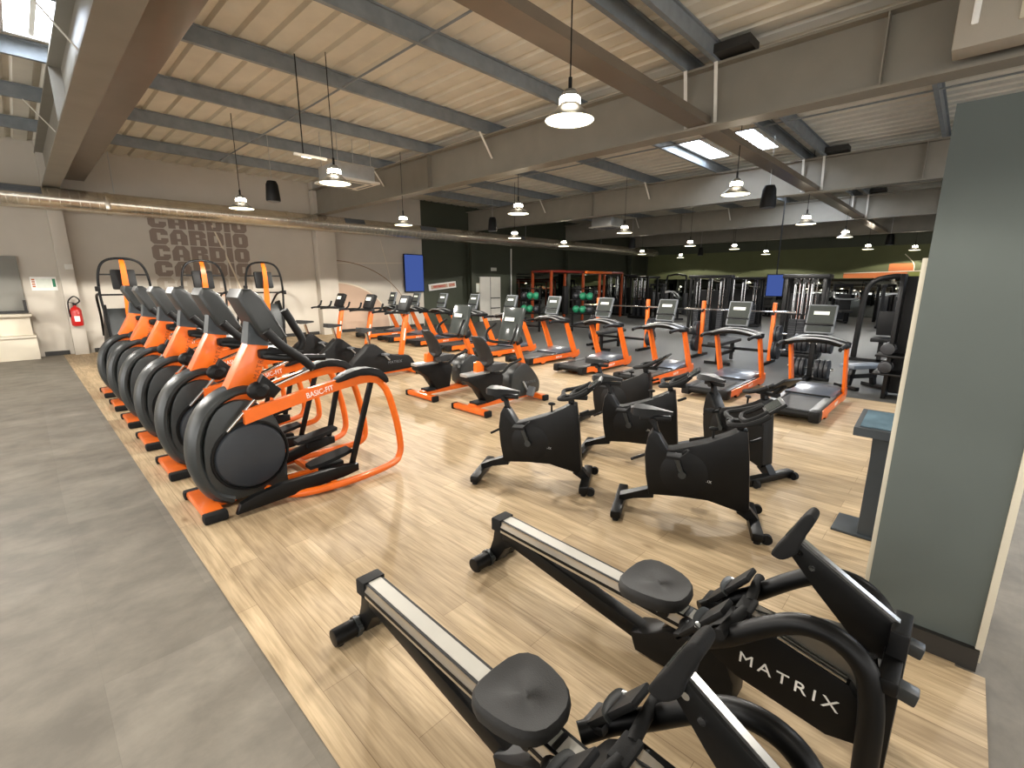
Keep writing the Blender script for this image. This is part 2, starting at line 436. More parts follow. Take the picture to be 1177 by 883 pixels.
# mirrors on the end and far walls
struct(MB().box((X1-.03, 4.4, .93), (.03, 20.0, 1.80), bev=.003).build('mirror_end', 'r_mirror'))
struct(MB().box((21.8, Y1-.02, 1.1), (11.8, .03, 1.9), bev=.003).build('mirror_far', 'r_mirror'))

# grey partition at the right
pr = MB().box((2.90, -.055, 1.165+.035), (.50, .39, 2.33-.07))
o = struct(pr.build('wall_partition', 'r_panel'))
e = MB().box((2.662, -.262, 1.19), (.055, .024, 2.30)); e.box((2.92, -.262, 1.19), (.46, .022, 2.3))
struct(e.build('trim_1', 'r_paneledge', o))
struct(MB().box((2.70, .150, .885), (.06, .018, 1.73)).build('trim_2', 'r_paneledge', o))
b = MB().box((2.89, -.055, .05), (.54, .42, .10))
struct(b.build('baseboard_partition', 'r_skirting', o))

# service hatch at the left end of the beige wall
h = MB().box((-1.45, Y1-.03, 1.62), (3.1, .06, 1.16), bev=.01)
w1 = struct(h.build('window_hatch', 'r_blind'))
struct(MB().box((-1.45, Y1-.09, 1.01), (3.12, .16, .05)).build('window_sill', 'r_skirting', w1))
struct(MB().box((.08, Y1-.05, 1.14), (.05, .1, .26)).build('window_bracket', 'r_skirting', w1))
k = MB().box((-1.4, Y1-.26, .235), (3.1, .44, .47), bev=.01); k.box((-1.42, Y1-.18, .72), (3.06, .28, .44), bev=.01); k.box((-1.4, Y1-.24, .955), (3.1, .40, .06), bev=.008); k.box((-1.4, Y1-.29, .50), (3.1, .5, .05), bev=.006)
tag(k.build('service_counter', 'r_cream'), 'cream stepped counter under the grey hatch at the left wall end', 'counter')
# ------------------------------------------------------------------ suspension elliptical: x runs from the front foot to the rear loop
def make_elliptical():
    t = thing('elliptical_trainer', '', 'elliptical trainer')
    f = MB(); f.box((.075, 0, .045), (.13, .50, .055), bev=.02); f.prism([(.02, -.12), (.26, -.10), (.26, .10), (.02, .12)], .03, .075, 'z', bev=.01)
    fo = f.build('front_foot', 'orange', t)
    for s in (-1, 1): MB().box((.075, s*.275, .036), (.155, .08, .07), bev=.022).build('rubber_foot', 'rubber', fo)
    # flywheel housing
    h = MB(); h.prism([(.16, .05), (.10, .2), (.09, .42), (.13, .62), (.22, .76), (.36, .80), (.50, .74), (.60, .60), (.64, .4), (.64, .12), (.60, .06)], -.115, .115, 'y', bev=.02, smooth=3)
    hs = h.build('flywheel_housing', 'shroud', t)
    rg = MB(); arc = [(.24, .05), (.13, .13), (.06, .32), (.06, .51), (.11, .67), (.20, .785), (.32, .85), (.43, .86), (.54, .80)]
    rg.tube([(a, 0, z) for a, z in arc], .14, n=14, k=4, rh=.056, up=(-1, 0, 0), taper=(1, .8))
    rg.build('shroud_ring', 'shroud', t)
    for s in (-1, 1):
        d = MB(); d.lathe([(0, .150), (.20, .150), (.236, .138), (.25, .11)] if s > 0 else [(0, -.150), (.20, -.150), (.236, -.138), (.25, -.11)], (.395, 0, .365), 'y', 40)
        d.build('side_disc', 'disc', hs)
        g = MB(); g.tube([(.395+.262*math.cos(a*PI/16), s*.118, .365+.262*math.sin(a*PI/16)) for a in range(32)], .012, n=6, k=0, closed=True); g.build('disc_rim', 'black', hs)
    # neck
    n = MB(); n.prism([(.22, .74), (.44, .70), (.62, 1.175), (.475, 1.20)], -.075, .075, 'y', bev=.012); nk = n.build('neck', 'orange', t)
    for s in (-1, 1):
        letters('MATRIX', .050, frame((.535, s*.0765, 1.03), (s*-.0-.17 if s > 0 else .17, 0, -.44 if s > 0 else .44), (-.44 if s < 0 else .44, 0, .17 if s < 0 else .17)), 'lettering', 'darkprint', nk, spacing=1.25)
    c = MB(); c.loft([[(.47, -.072, 1.198), (.62, -.072, 1.173), (.62, .072, 1.173), (.47, .072, 1.198)], [(.50, -.06, 1.36), (.60, -.06, 1.30), (.60, .06, 1.30), (.50, .06, 1.36)]]); c.build('neck_cover', 'neck', t)
    # console: long rounded slab tilted to the user
    c = MB(); c.prism([(.425, 1.54), (.455, 1.60), (.515, 1.60), (.585, 1.545), (.735, 1.24), (.70, 1.205), (.60, 1.21), (.545, 1.26)], -.155, .155, 'y', bev=.03, seg=3)
    cn = c.build('console', 'console', t)
    a = Vector((.575, 0, 1.55)); b_ = Vector((.735, 0, 1.24)); n_ = Vector((.31, 0, .16)).normalized()
    mid = (a+b_)/2
    MB().box(mid+n_*.003, (.27, .24, .008), rot=(0, math.atan2(.31, .16), 0)).build('screen', 'screen', cn)
    for s in (-1, 1): MB().box((.615, s*.1565, 1.245), (.03, .003, .055), rot=(0, .42, 0)).build('sticker', 'white', cn)
    # fixed grips under the console
    g = MB()
    for s in (-1, 1):
        g.tube([(.55, s*.04, 1.12), (.58, s*.13, 1.10), (.70, s*.20, 1.085), (.86, s*.21, 1.07), (.98, s*.21, 1.06)], .026, n=10)
    g.box((.63, 0, 1.12), (.20, .26, .07), bev=.02)
    g.build('grip_bar', 'black', t)
    # side arms, pads, loops
    for s in (-1, 1):
        a = MB(); pts = [(.35, s*.20, .685), (.52, s*.245, .735), (.80, s*.285, .80), (1.10, s*.30, .85), (1.30, s*.305, .86), (1.43, s*.305, .80)]
        sec = []
        for (x, y, z), hh in zip(cr(pts, 4), [.10-.0012*i for i in range(30)]):
            sec.append([(x, y-.022, z-hh/2), (x, y+.022, z-hh/2), (x, y+.022, z+hh/2), (x, y-.022, z+hh/2)])
        a.loft(sec); aa = a.build('side_arm', 'orange', t)
        letters('BASIC-FIT', .06, frame((.87, s*.3235, .81), (1 if s < 0 else -1, 0, .155 if s < 0 else -.155), (-.155 if s < 0 else .155, 0, 1)), 'lettering', 'white', aa, bold=.0, sx=.86)
        p = MB(); p.prism([(1.00, .872), (1.08, .925), (1.22, .955), (1.38, .925), (1.46, .835), (1.44, .80), (1.36, .865), (1.20, .895), (1.04, .868)], s*.305-.055, s*.305+.055, 'y', bev=.015, smooth=2); p.build('arm_pad', 'black', aa)
        l = MB(); l.tube([(1.40, s*.305, .81), (1.47, s*.31, .70), (1.535, s*.315, .45), (1.565, s*.32, .22), (1.545, s*.325, .11), (1.45, s*.36, .062), (1.15, s*.40, .045), (.85, s*.40, .045), (.62, s*.34, .045), (.51, s*.22, .055), (.48, s*.10, .06)], .030, n=12, k=6)
        l.build('frame_loop', 'orange', t)
        # drive rod, joint, moving handle
        MB().cyl((.24, s*.175, .60), (.50, s*.20, .87), .013, n=10).build('drive_rod', 'chrome', t)
        j = MB(); j.ell((.47, s*.21, .87), (.085, .06, .07)); j.prism([(.42, .86), (.50, .99), (.62, .86), (.56, .80)], s*.21-.035, s*.21+.035, 'y', bev=.015); j.cyl((.47, s*.13, .87), (.47, s*.27, .87), .035); j.build('joint_cover', 'black', t)
        MB().cyl((.50, s*.225, .87), (.86, s*.245, .99), .014, n=10).build('link_rod', 'chrome', t)
        if s > 0: hp = [(.86, .245, .99), (1.0, .25, 1.13), (.94, .25, 1.29), (.875, .25, 1.42)]
        else: hp = [(.86, -.245, .99), (.80, -.245, 1.06), (.66, -.235, 1.18), (.56, -.225, 1.30)]
        MB().tube(hp, .028, n=10, k=5, rh=.034, up=(1, 0, 0)).build('moving_handle', 'black', t)
        # suspended pedal linkage
        ph = .12 if s < 0 else .21; px = 1.10 if s < 0 else 1.17
        MB().bar((1.33, s*.285, .82), (px, s*.285, ph), .045, .03, .006, up=(0, 1, 0)).build('link_bar', 'satin', t)
        r = MB(); r.prism([(.19, .03), (.22, .10), (.32, .135), (.5, .165), (px-.1, ph+.05), (px+.03, ph+.03), (px+.03, ph-.03), (px-.1, ph-.05), (.5, .045)], s*.285-.075, s*.285-.015, 'y', bev=.012) if s < 0 else r.prism([(.5, .045), (.5, .13), (px-.1, ph+.05), (px+.03, ph+.03), (px+.03, ph-.03), (px-.1, ph-.05)], .205, .26, 'y', bev=.012)
        r.build('pedal_beam', 'satin', t)
        pd = MB(); pd.loft([[(px-.33+i*.36/5, s*.20+q*wd, ph+.045+zz+i*.012) for q, zz in ((-1, 0), (1, 0), (1, .03), (-1, .03))] for i, wd in enumerate((.05, .07, .075, .075, .07, .055))])
        pd.box((px-.14, s*.20, ph+.015), (.2, .07, .06), bev=.01)
        pd.build('pedal', 'rubber', t)
    cr_ = MB(); cr_.bar((.48, -.10, .06), (.48, .10, .06), .05, .05, .01); cr_.bar((.5, 0, .05), (.9, 0, .045), .07, .05, .01); cr_.bar((.9, -.38, .045), (.9, .38, .045), .05, .05, .01)
    cr_.build('base_frame', 'orange', t)
    return t
ell0 = make_elliptical()
EL = ['nearest of the six orange and charcoal elliptical trainers, its whole near side showing', 'second nearest elliptical trainer, right behind the front one', 'third elliptical trainer from the front of the row', 'fourth elliptical trainer from the front, two short of the wall end',
      'fifth elliptical trainer, last but one towards the beige wall', 'farthest elliptical trainer of the row, beside the fire extinguisher wall']
for i, lb in enumerate(EL):
    loc = (.65, 3.86+1.045*i, .004)
    if i == 0: ell0.location = loc; ell0['label'] = lb; ell0['group'] = 'elliptical trainers along the grey floor edge'
    else: dup(ell0, loc, None, lb, 'elliptical trainers along the grey floor edge')

# ------------------------------------------------------------------ stair climber: front faces -Y, stairs and user side towards +Y
def make_climber():
    t = thing('stair_climber', '', 'stair climber')
    b = MB(); b.prism([(-.02, .02), (.02, .9), (.16, 1.12), (.34, 1.10), (1.28, .30), (1.30, .02)], -.36, .36, 'x', bev=.03); b.build('body_housing', 'shroud', t)
    s = MB()
    for i in range(5): s.box((0, .48+i*.18, 1.02-i*.18), (.56, .22, .05), bev=.01)
    s.build('stair_treads', 'rubber', t)
    for sd in (-1, 1):
        c = MB(); c.prism([(-.05, .03), (.0, .95), (.14, 1.20), (.40, 1.16), (.62, .86), (1.34, .22), (1.34, .03)], sd*.36-.02, sd*.36+.02, 'x', bev=.01); c.build('side_cover', 'black', t)
    a = MB(); a.tube([(-.37, .0, .5), (-.395, 0, 1.0), (-.42, 0, 1.45), (-.395, 0, 1.80), (-.31, 0, 2.02), (-.14, 0, 2.11), (.14, 0, 2.11), (.31, 0, 2.02), (.395, 0, 1.80), (.42, 0, 1.45), (.395, 0, 1.0), (.37, 0, .5)], .024, n=8)
    for z in (1.40,): a.bar((-.42, 0, z), (.42, 0, z), .035, .035)
    for sd in (-1, 1):
        a.bar((sd*.41, 0, 1.86 if 0 else 1.80), (sd*.20, .02, 1.80), .03, .03)
        a.tube([(sd*.42, 0, 1.42), (sd*.44, .25, 1.40), (sd*.43, .55, 1.30), (sd*.38, .95, .92), (sd*.37, 1.15, .50)], .024, n=8)
    a.build('handrail_frame', 'satin', t)
    m = MB(); sec = []
    for y, z, w in ((-.02, .95, .07), (-.07, 1.25, .065), (-.10, 1.55, .055), (-.11, 1.80, .05), (-.085, 1.98, .045), (-.02, 2.09, .04), (.03, 2.12, .035)):
        sec.append([(-w, y, z), (w, y, z), (w*.8, y+.045, z+.01), (-w*.8, y+.045, z+.01)])
    m.loft(sec); m.build('mast', 'orange', t)
    c = MB(); c.box((0, .03, 1.70), (.40, .10, .40), rot=(R(-12), 0, 0), bev=.03); cn = c.build('console', 'black', t)
    MB().box((0, .086, 1.71), (.30, .01, .24), rot=(R(-12), 0, 0)).build('screen', 'screen', cn)
    MB().box((-.44, -.02, 1.52), (.08, .09, .10), bev=.015).build('cup_holder', 'black', t)
    MB().box((.44, -.02, 1.40), (.08, .09, .10), bev=.015).build('stop_switch', 'black', t)
    for sd in (-1, 1):
        MB().box((sd*.30, .0, .03), (.10, .10, .06), bev=.01).build('foot', 'rubber', t); MB().box((sd*.30, 1.28, .03), (.10, .10, .06), bev=.01).build('foot', 'rubber', t)
    return t
cl0 = make_climber()
for i, (x, lb) in enumerate(((1.56, 'black stair climber with orange mast nearest the fire extinguisher'), (2.96, 'middle stair climber of the three, under the wall lettering'), (4.24, 'right-hand stair climber, nearest the upright bikes'))):
    if i == 0: cl0.location = (x, 12.5, .004); cl0['label'] = lb; cl0['group'] = 'stair climbers along the beige wall'
    else: dup(cl0, (x, 12.5, .004), None, lb, 'stair climbers along the beige wall')

# ------------------------------------------------------------------ upright bike: rear foot at x=0, faces +x
def make_upright():
    t = thing('upright_bike', '', 'exercise bike')
    for x, w in ((.0, .25), (1.30, .25)):
        f = MB(); f.box((x, 0, .045), (.085, w*2, .06), bev=.02); ff = f.build('foot_bar', 'orange', t)
        for s in (-1, 1): MB().box((x, s*(w+.005), .038), (.1, .05, .072), bev=.015).build('rubber_foot', 'rubber', ff)
    MB().bar((.0, 0, .075), (1.30, 0, .075), .09, .06, .012).build('base_beam', 'orange', t)
    b = MB(); b.prism([(.10, .10), (.14, .32), (.32, .47), (.46, .60), (.58, .58), (.78, .42), (1.02, .36), (1.22, .34), (1.32, .22), (1.28, .10)], -.10, .10, 'y', bev=.025, smooth=2); bh = b.build('drive_housing', 'black', t)
    for s in (-1, 1): letters('MATRIX', .07, frame((.92, s*.102, .25), (1 if s < 0 else -1, 0, 0), (0, 0, 1)), 'lettering', 'grey', bh, spacing=1.2)
    MB().cyl((.50, 0, .55), (.44, 0, .80), .026).build('seat_post', 'chrome', t)
    sd = MB(); sd.loft([[(x, -w, z), (x, w, z), (x, w*.8, z+h), (x, -w*.8, z+h)] for x, w, z, h in ((.28, .04, .83, .05), (.31, .115, .82, .075), (.40, .125, .82, .065), (.50, .07, .825, .05), (.60, .03, .83, .035), (.63, .015, .835, .02))]); sd.build('saddle', 'seat', t)
    m = MB(); m.bar((1.10, 0, .30), (1.27, 0, 1.12), .075, .085, .02); cm = m.build('column', 'orange', t)
    for s in (-1, 1): MB().box((1.185, s*.0385, .72), (.03, .002, .22), rot=(0, .2, 0)).build('stripe', 'pale', cm)
    c = MB(); c.box((1.25, 0, 1.27), (.09, .30, .30), rot=(0, R(24), 0), bev=.03); cn = c.build('console', 'black', t)
    MB().box((1.2225, 0, 1.325), (.006, .17, .07), rot=(0, R(24), 0)).build('screen', 'pale', cn)
    c = MB(); c.loft([[(1.30, -.08, 1.08), (1.30, .08, 1.08), (1.30, .06, 1.15), (1.30, -.06, 1.15)], [(1.05, -.2, 1.10), (1.05, .2, 1.10), (1.05, .18, 1.14), (1.05, -.18, 1.14)], [(.93, -.16, 1.11), (.93, .16, 1.11), (.93, .14, 1.14), (.93, -.14, 1.14)]]); c.build('console_tray', 'black', t)
    hb = MB()
    for s in (-1, 1): hb.tube([(1.2, s*.10, 1.12), (1.0, s*.21, 1.13), (.78, s*.22, 1.13), (.70, s*.20, 1.12)], .02, n=8); hb.tube([(.82, s*.22, 1.13), (.90, s*.23, 1.18), (.94, s*.23, 1.27)], .018, n=8)
    hb.build('handlebar', 'black', t)
    for s in (-1, 1):
        MB().bar((.80, s*.11, .30), (.80+s*.12, s*.125, .30-s*.12), .035, .022, .005).build('crank_arm', 'silver', t)
        MB().box((.80+s*.12, s*.19, .30-s*.12), (.11, .10, .035), bev=.008).build('pedal', 'grey', t)
    return t
ub0 = make_upright()
for i, (x, y, lb) in enumerate(((3.60, 7.35, 'nearest upright bike, its orange column just behind the recumbent bikes'), (3.58, 8.55, 'middle upright bike of the three with orange columns'), (3.56, 9.75, 'farthest upright bike, closest to the wall pillar'))):
    if i == 0: ub0.location = (x, y, .004); ub0['label'] = lb; ub0['group'] = 'upright bikes'
    else: dup(ub0, (x, y, .004), None, lb, 'upright bikes')

# ------------------------------------------------------------------ recumbent bike: rear foot at x=0, faces +x
def make_recumbent():
    t = thing('recumbent_bike', '', 'exercise bike')
    for x, w, nm in ((.04, .31, 'rear'), (1.20, .27, 'front')):
        f = MB(); f.box((x, 0, .05), (.095, w*2, .07), bev=.024); ff = f.build('foot_bar', 'orange', t)
        for s in (-1, 1): MB().box((x, s*(w+.01), .043), (.105, .05, .082), bev=.018).build('rubber_foot', 'rubber', ff)
    MB().bar((.04, 0, .08), (1.20, 0, .08), .12, .06, .012).build('base_beam', 'orange', t)
    MB().box((.16, 0, .118), (.16, .16, .035), bev=.012).build('step_pad', 'rubber', t)
    p = MB(); p.prism([(.26, .10), (.12, .30), (-.06, .43), (-.06, .49), (.50, .49), (.56, .42), (.50, .12)], -.085, .085, 'y', bev=.02); p.build('seat_pedestal', 'black', t)
    MB().bar((-.08, 0, .505), (.58, 0, .505), .13, .04, .01).build('seat_rail', 'silver', t)
    s = MB(); s.loft([[(x, -w, z), (x, w, z), (x, w*.85, z+h), (x, -w*.85, z+h)] for x, w, z, h in ((.24, .12, .53, .04), (.28, .165, .525, .08), (.40, .175, .525, .085), (.55, .15, .525, .08), (.64, .09, .53, .05))]); s.build('seat_pad', 'seat', t)
    MB().prism([(.12, .50), (.30, .50), (.24, .60), (.18, .66), (.13, .64)], -.036, .036, 'y', bev=.012).build('back_bracket', 'orange', t)
    b = MB(); b.loft([[(xf, -w, z), (xf, w, z), (xf-.02, w, z+.01), (xf-d, w*.6, z), (xf-d, -w*.6, z), (xf-.02, -w, z+.01)] for xf, z, w, d in ((.30, .60, .10, .07), (.33, .64, .135, .07), (.31, .72, .145, .06), (.25, .84, .14, .055), (.19, .94, .12, .055), (.165, .975, .08, .05))]); b.build('backrest', 'seat', t)
    g = MB()
    for sd in (-1, 1): g.tube([(.30, sd*.10, .50), (.34, sd*.27, .52), (.44, sd*.29, .60), (.58, sd*.29, .64), (.68, sd*.28, .66)], .018, n=8)
    g.build('seat_grip', 'black', t)
    d = MB(); d.prism([(.74, .10), (.68, .30), (.74, .46), (.88, .545), (1.0, .535), (1.14, .42), (1.26, .26), (1.26, .13), (1.18, .09)], -.115, .115, 'y', bev=.03, smooth=3); dh = d.build('drive_housing', 'shroud', t)
    for sd in (-1, 1): letters('MATRIX', .055, frame((1.06, sd*.117, .27), (1 if sd < 0 else -1, 0, 0), (0, 0, 1)), 'lettering', 'grey', dh, spacing=1.2)
    MB().bar((1.03, 0, .48), (.86, 0, .88), .075, .075, .02).build('column', 'orange', t)
    MB().box((.90, 0, .86), (.12, .12, .10), rot=(0, R(-22), 0), bev=.02).build('console_mount', 'black', t)
    c = MB(); c.box((.80, 0, 1.09), (.07, .36, .46), rot=(0, R(17), 0), bev=.025); cn = c.build('console', 'screen', t)
    MB().box((.757, 0, 1.16), (.005, .17, .05), rot=(0, R(17), 0)).build('display_label', 'pale', cn)
    MB().box((.783, 0, 1.03), (.012, .33, .022), rot=(0, R(17), 0)).build('tray_lip', 'black', cn)
    h = MB(); h.tube([(.70, -.2, 1.10), (.58, -.26, .99), (.56, -.22, .88), (.72, -.06, .84), (.85, 0, .84), (.72, .06, .84), (.56, .22, .88), (.58, .26, .99), (.70, .2, 1.10)], .018, n=8); h.build('handlebar', 'black', t)
    for sd in (-1, 1):
        MB().bar((.90, sd*.12, .30), (.90-sd*.08, sd*.135, .30+sd*.14), .035, .022, .005).build('crank_arm', 'silver', t)
        MB().box((.90-sd*.08, sd*.20, .30+sd*.14), (.05, .11, .14), rot=(0, .4, 0), bev=.012).build('pedal', 'grey', t)
    return t
rb0 = make_recumbent(); rb0.location = (3.78, 4.40, .004); rb0['label'] = 'nearer recumbent bike with orange column, in front of the treadmills'; rb0['group'] = 'recumbent bikes'
dup(rb0, (3.80, 5.50, .004), None, 'farther recumbent bike, on the elliptical side of its twin', 'recumbent bikes')

# ------------------------------------------------------------------ treadmill: rear end at x=0, runner faces +x
def make_treadmill():
    t = thing('treadmill', '', 'treadmill')
    d = MB(); d.box((.80, 0, .125), (1.46, .60, .05), bev=.01); d.build('deck', 'black', t)
    MB().box((.80, 0, .153), (1.44, .50, .008)).build('running_belt', 'belt', t)
    for s in (-1, 1):
        MB().prism([(.04, .11), (.04, .165), (1.60, .175), (1.60, .11)], s*.325-.07, s*.325+.07, 'y', bev=.012).build('foot_rail', 'shroud', t)
        f = MB(); f.prism([(.11, .055), (.13, .15), (1.55, .155), (1.66, .20), (1.70, .10), (1.62, .035), (1.45, .03), (1.38, .055), (.52, .055), (.48, .02), (.40, .02), (.36, .055)], s*.405-.014, s*.405+.014, 'y', bev=.006)
        fr = f.build('side_frame', 'orange', t)
        letters('BASIC-FIT', .055, frame((.95, s*.4195, .104), (1 if s < 0 else -1, 0, 0), (0, 0, 1)), 'lettering', 'white', fr, bold=.0015, sx=.85)
        MB().box((.07, s*.345, .10), (.16, .15, .14), bev=.03).build('end_cap', 'black', t)
        MB().box((.45, s*.38, .018), (.08, .05, .035), bev=.006).build('foot', 'rubber', t)
        MB().cyl((1.55, s*.36-.02, .032), (1.55, s*.36+.02, .032), .032, n=12).build('wheel', 'rubber', t)
        u = MB(); u.loft([[(1.44, s*.405-.022, .12), (1.60, s*.405-.022, .12), (1.60, s*.405+.022, .12), (1.44, s*.405+.022, .12)], [(1.13, s*.405-.022, .80), (1.24, s*.405-.022, .82), (1.24, s*.405+.022, .82), (1.13, s*.405+.022, .80)]]); u.build('upright', 'orange', t)
        MB().tube([(1.25, s*.40, .83), (1.0, s*.44, .85), (.75, s*.44, .86), (.60, s*.43, .84)], .028, n=10).build('handrail', 'black', t)
    MB().cyl((.05, -.29, .11), (.05, .29, .11), .05).build('rear_roller', 'black', t)
    h = MB(); sec = []
    for x, z, w in ((.92, .165, .36), (1.02, .20, .365), (1.25, .235, .37), (1.48, .245, .375), (1.62, .20, .375), (1.66, .10, .375)):
        sec.append([(x, -w, .10), (x, w, .10), (x, w, z-.025), (x, w*.8, z), (x, -w*.8, z), (x, -w, z-.025)])
    h.loft(sec); h.build('motor_hood', 'hood', t)
    MB().bar((.93, -.33, .178), (.93, .33, .178), .03, .02, .004).build('hood_lip', 'black', t)
    # arched control tray
    c = MB(); sec = []
    for i in range(11):
        y = -.44+.088*i; q = 1-(y/.46)**2
        zc = .83+.075*q; xf = 1.30; xr = .98-.10*q
        sec.append([(xf, y, zc-.035), (xf, y, zc+.03), ((xf+xr)/2, y, zc+.045), (xr, y, zc+.01), (xr+.02, y, zc-.03)])
    c.loft(sec); c.build('control_tray', 'black', t)
    sv = MB(); sv.tube([(.93, -.42, .872), (.885, -.22, .925), (.87, 0, .94), (.885, .22, .925), (.93, .42, .872)], .03, n=8, rh=.012)
    sv.tube([(1.14, -.40, .885), (1.10, -.2, .94), (1.09, 0, .955), (1.10, .2, .94), (1.14, .40, .885)], .02, n=8, rh=.012); sv.build('tray_trim', 'silver', t)
    MB().box((1.16, 0, 1.0), (.06, .26, .16), rot=(0, R(12), 0), bev=.02).build('console_mount', 'black', t)
    c = MB(); c.box((1.14, 0, 1.165), (.05, .42, .40), rot=(0, R(20), 0), bev=.022); cn = c.build('console', 'grey', t)
    tr = Matrix.Translation((1.14, 0, 1.165)) @ Euler((0, R(20), 0)).to_matrix().to_4x4()
    MB().box((-.027, 0, .055), (.006, .37, .24)).xf(tr).build('screen', 'screen', cn)
    MB().box((-.031, 0, .075), (.004, .22, .045)).xf(tr).build('display_label', 'pale', cn)
    MB().box((-.04, 0, -.085), (.05, .40, .02), bev=.006).xf(tr).build('tray_lip', 'black', cn)
    MB().box((-.027, 0, -.14), (.006, .35, .08)).xf(tr).build('keypad', 'screen', cn)
    return t
tm0 = make_treadmill()
for o in list(COL.objects):
    if o.parent and (o.parent == tm0 or o.parent.parent == tm0): o.data.transform(Matrix.Diagonal((1, .80, 1, 1)))
TM = [(6.22, 1.36, 'nearest treadmill, at the right end of the row before the flat bench'), (6.62, 2.53, 'second treadmill from the right, in front of the orange bench press posts'), (6.74, 3.78, 'third treadmill from the right, behind the rear spin bikes'),
      (6.74, 5.06, 'fourth treadmill from the right, clear wood floor before its belt'), (6.80, 6.39, 'fifth treadmill from the right, directly behind the nearer recumbent bike'), (6.85, 7.71, 'sixth treadmill from the right, between the two recumbent bike consoles'),
      (6.88, 9.05, 'seventh treadmill from the right, in front of the white double door'), (6.9, 10.35, 'treadmill in front of the tilted wall sign'), (6.9, 11.6, 'last but one treadmill of the row towards the wall'), (6.9, 12.85, 'farthest treadmill, under the tall blue screen')]
for i, (x, y, lb) in enumerate(TM):
    if i == 0: tm0.location = (x, y, .005); tm0['label'] = lb; tm0['group'] = 'row of orange treadmills'
    else: dup(tm0, (x, y, .005), None, lb, 'row of orange treadmills')
# ------------------------------------------------------------------ indoor cycle: rear foot bar at x=0, rider faces +x
def make_spin():
    t = thing('indoor_cycle', '', 'spin bike')
    for x in (0., .90):
        f = MB(); f.box((x, 0, .045), (.075, .50, .06), bev=.018); fb = f.build('foot_bar', 'satin', t)
        for s in (-1, 1): MB().cyl((x, s*.225, .0), (x, s*.225, .03), .022, n=12).build('leveller', 'rubber', fb)
    for s in (-1, 1): MB().cyl((.955, s*.22-.015, .035), (.955, s*.22+.015, .035), .033, n=16).build('transport_wheel', 'rubber', t)
    l = MB(); l.loft([[(0, -.04, .055), (0, .04, .055), (0, .04, .105), (0, -.04, .105)], [(.10, -.038, .095), (.10, .038, .095), (.10, .038, .145), (.10, -.038, .145)], [(.24, -.035, .12), (.24, .035, .12), (.24, .035, .20), (.24, -.035, .20)]]); l.build('rear_leg', 'satin', t)
    MB().loft([[(.79, -.035, .10), (.79, .035, .10), (.87, .035, .14), (.87, -.035, .14)], [(.87, -.04, .05), (.87, .04, .05), (.93, .04, .07), (.93, -.04, .07)]]).build('front_leg', 'satin', t)
    b = MB(); b.prism([(.205, .15), (.175, .30), (.160, .46), (.175, .58), (.205, .635), (.245, .615), (.315, .505), (.345, .51), (.56, .585), (.70, .655), (.76, .695), (.805, .69), (.83, .52), (.865, .14), (.84, .105), (.60, .165), (.42, .165)], -.062, .062, 'y', bev=.02)
    bd = b.build('frame_cover', 'satin', t)
    for s in (-1, 1):
        MB().lathe([(0, s*.066), (.15, s*.066), (.165, s*.058)], (.43, 0, .345), 'y', 32).build('crank_cover', 'black', bd)
        letters('MATRIX', .026, frame((.56, s*.0632, .315), (1 if s < 0 else -1, 0, -.16 if s < 0 else .16), (0, 0, 1)), 'lettering', 'silverprint', bd, spacing=1.2)
        a = MB(); dz = -s*.155; a.bar((.42, s*.085, .345), (.42+s*.06, s*.095, .345+dz), .03, .02, .004, up=(0, 1, 0)); a.cyl((.42, s*.06, .345), (.42, s*.10, .345), .026, n=14); a.build('crank_arm', 'shroud', t)
        p = MB(); p.box((.42+s*.06, s*.155, .345+dz), (.10, .09, .022), bev=.006); p.tube([(.46+s*.06, s*.115, .35+dz), (.50+s*.06, s*.13, .39+dz), (.50+s*.06, s*.18, .39+dz), (.46+s*.06, s*.195, .35+dz)], .006, n=6); p.build('pedal', 'rubber', t)
    MB().bar((.265, 0, .50), (.205, 0, .70), .05, .035, .008).build('seat_post', 'satin', t)
    g = MB(); g.bar((.11, 0, .705), (.32, 0, .715), .045, .035, .008); g.cyl((.20, -.05, .70), (.20, .05, .70), .02, n=12); g.build('seat_slider', 'black', t)
    sd = MB(); sd.loft([[(x, -w, z), (x, w, z), (x, w*.75, z+h), (x, 0, z+h*1.1), (x, -w*.75, z+h)] for x, w, z, h in ((.045, .03, .745, .03), (.07, .085, .738, .05), (.12, .095, .735, .052), (.19, .07, .738, .045), (.25, .035, .742, .034), (.33, .018, .742, .022))]); sd.build('saddle', 'black', t)
    MB().bar((.18, .03, .43), (.06, .06, .36), .018, .02, .004).build('seat_lever', 'black', t)
    MB().bar((.83, 0, .60), (.90, .03, .625), .018, .022, .004).build('bar_lever', 'black', t)
    k = MB(); k.cyl((.60, 0, .58), (.60, 0, .66), .008, n=10); k.ell((.60, 0, .672), (.032, .014, .014)); k.build('resistance_knob', 'black', t)
    MB().bar((.77, 0, .66), (.75, 0, .745), .05, .045, .008).build('bar_post', 'satin', t)
    h = MB(); h.box((.78, 0, .74), (.22, .05, .035), bev=.01)
    for s in (-1, 1):
        h.tube([(.71, 0, .745), (.68, s*.09, .75), (.69, s*.16, .755), (.77, s*.185, .77), (.85, s*.17, .80), (.90, s*.15, .83)], .017, n=8)
        h.tube([(.76, 0, .76), (.78, s*.09, .77), (.84, s*.10, .80), (.90, s*.09, .84)], .018, n=8)
    h.build('handlebar', 'rubber', t)
    MB().bar((.85, 0, .75), (.93, 0, .83), .05, .03, .006).build('console_bracket', 'black', t)
    c = MB(); c.box((.945, 0, .86), (.022, .20, .13), rot=(0, R(52), 0), bev=.006); cn = c.build('console', 'black', t)
    MB().box((.935, 0, .868), (.004, .16, .09), rot=(0, R(52), 0)).build('screen', 'screen', cn)
    return t
sp0 = make_spin()
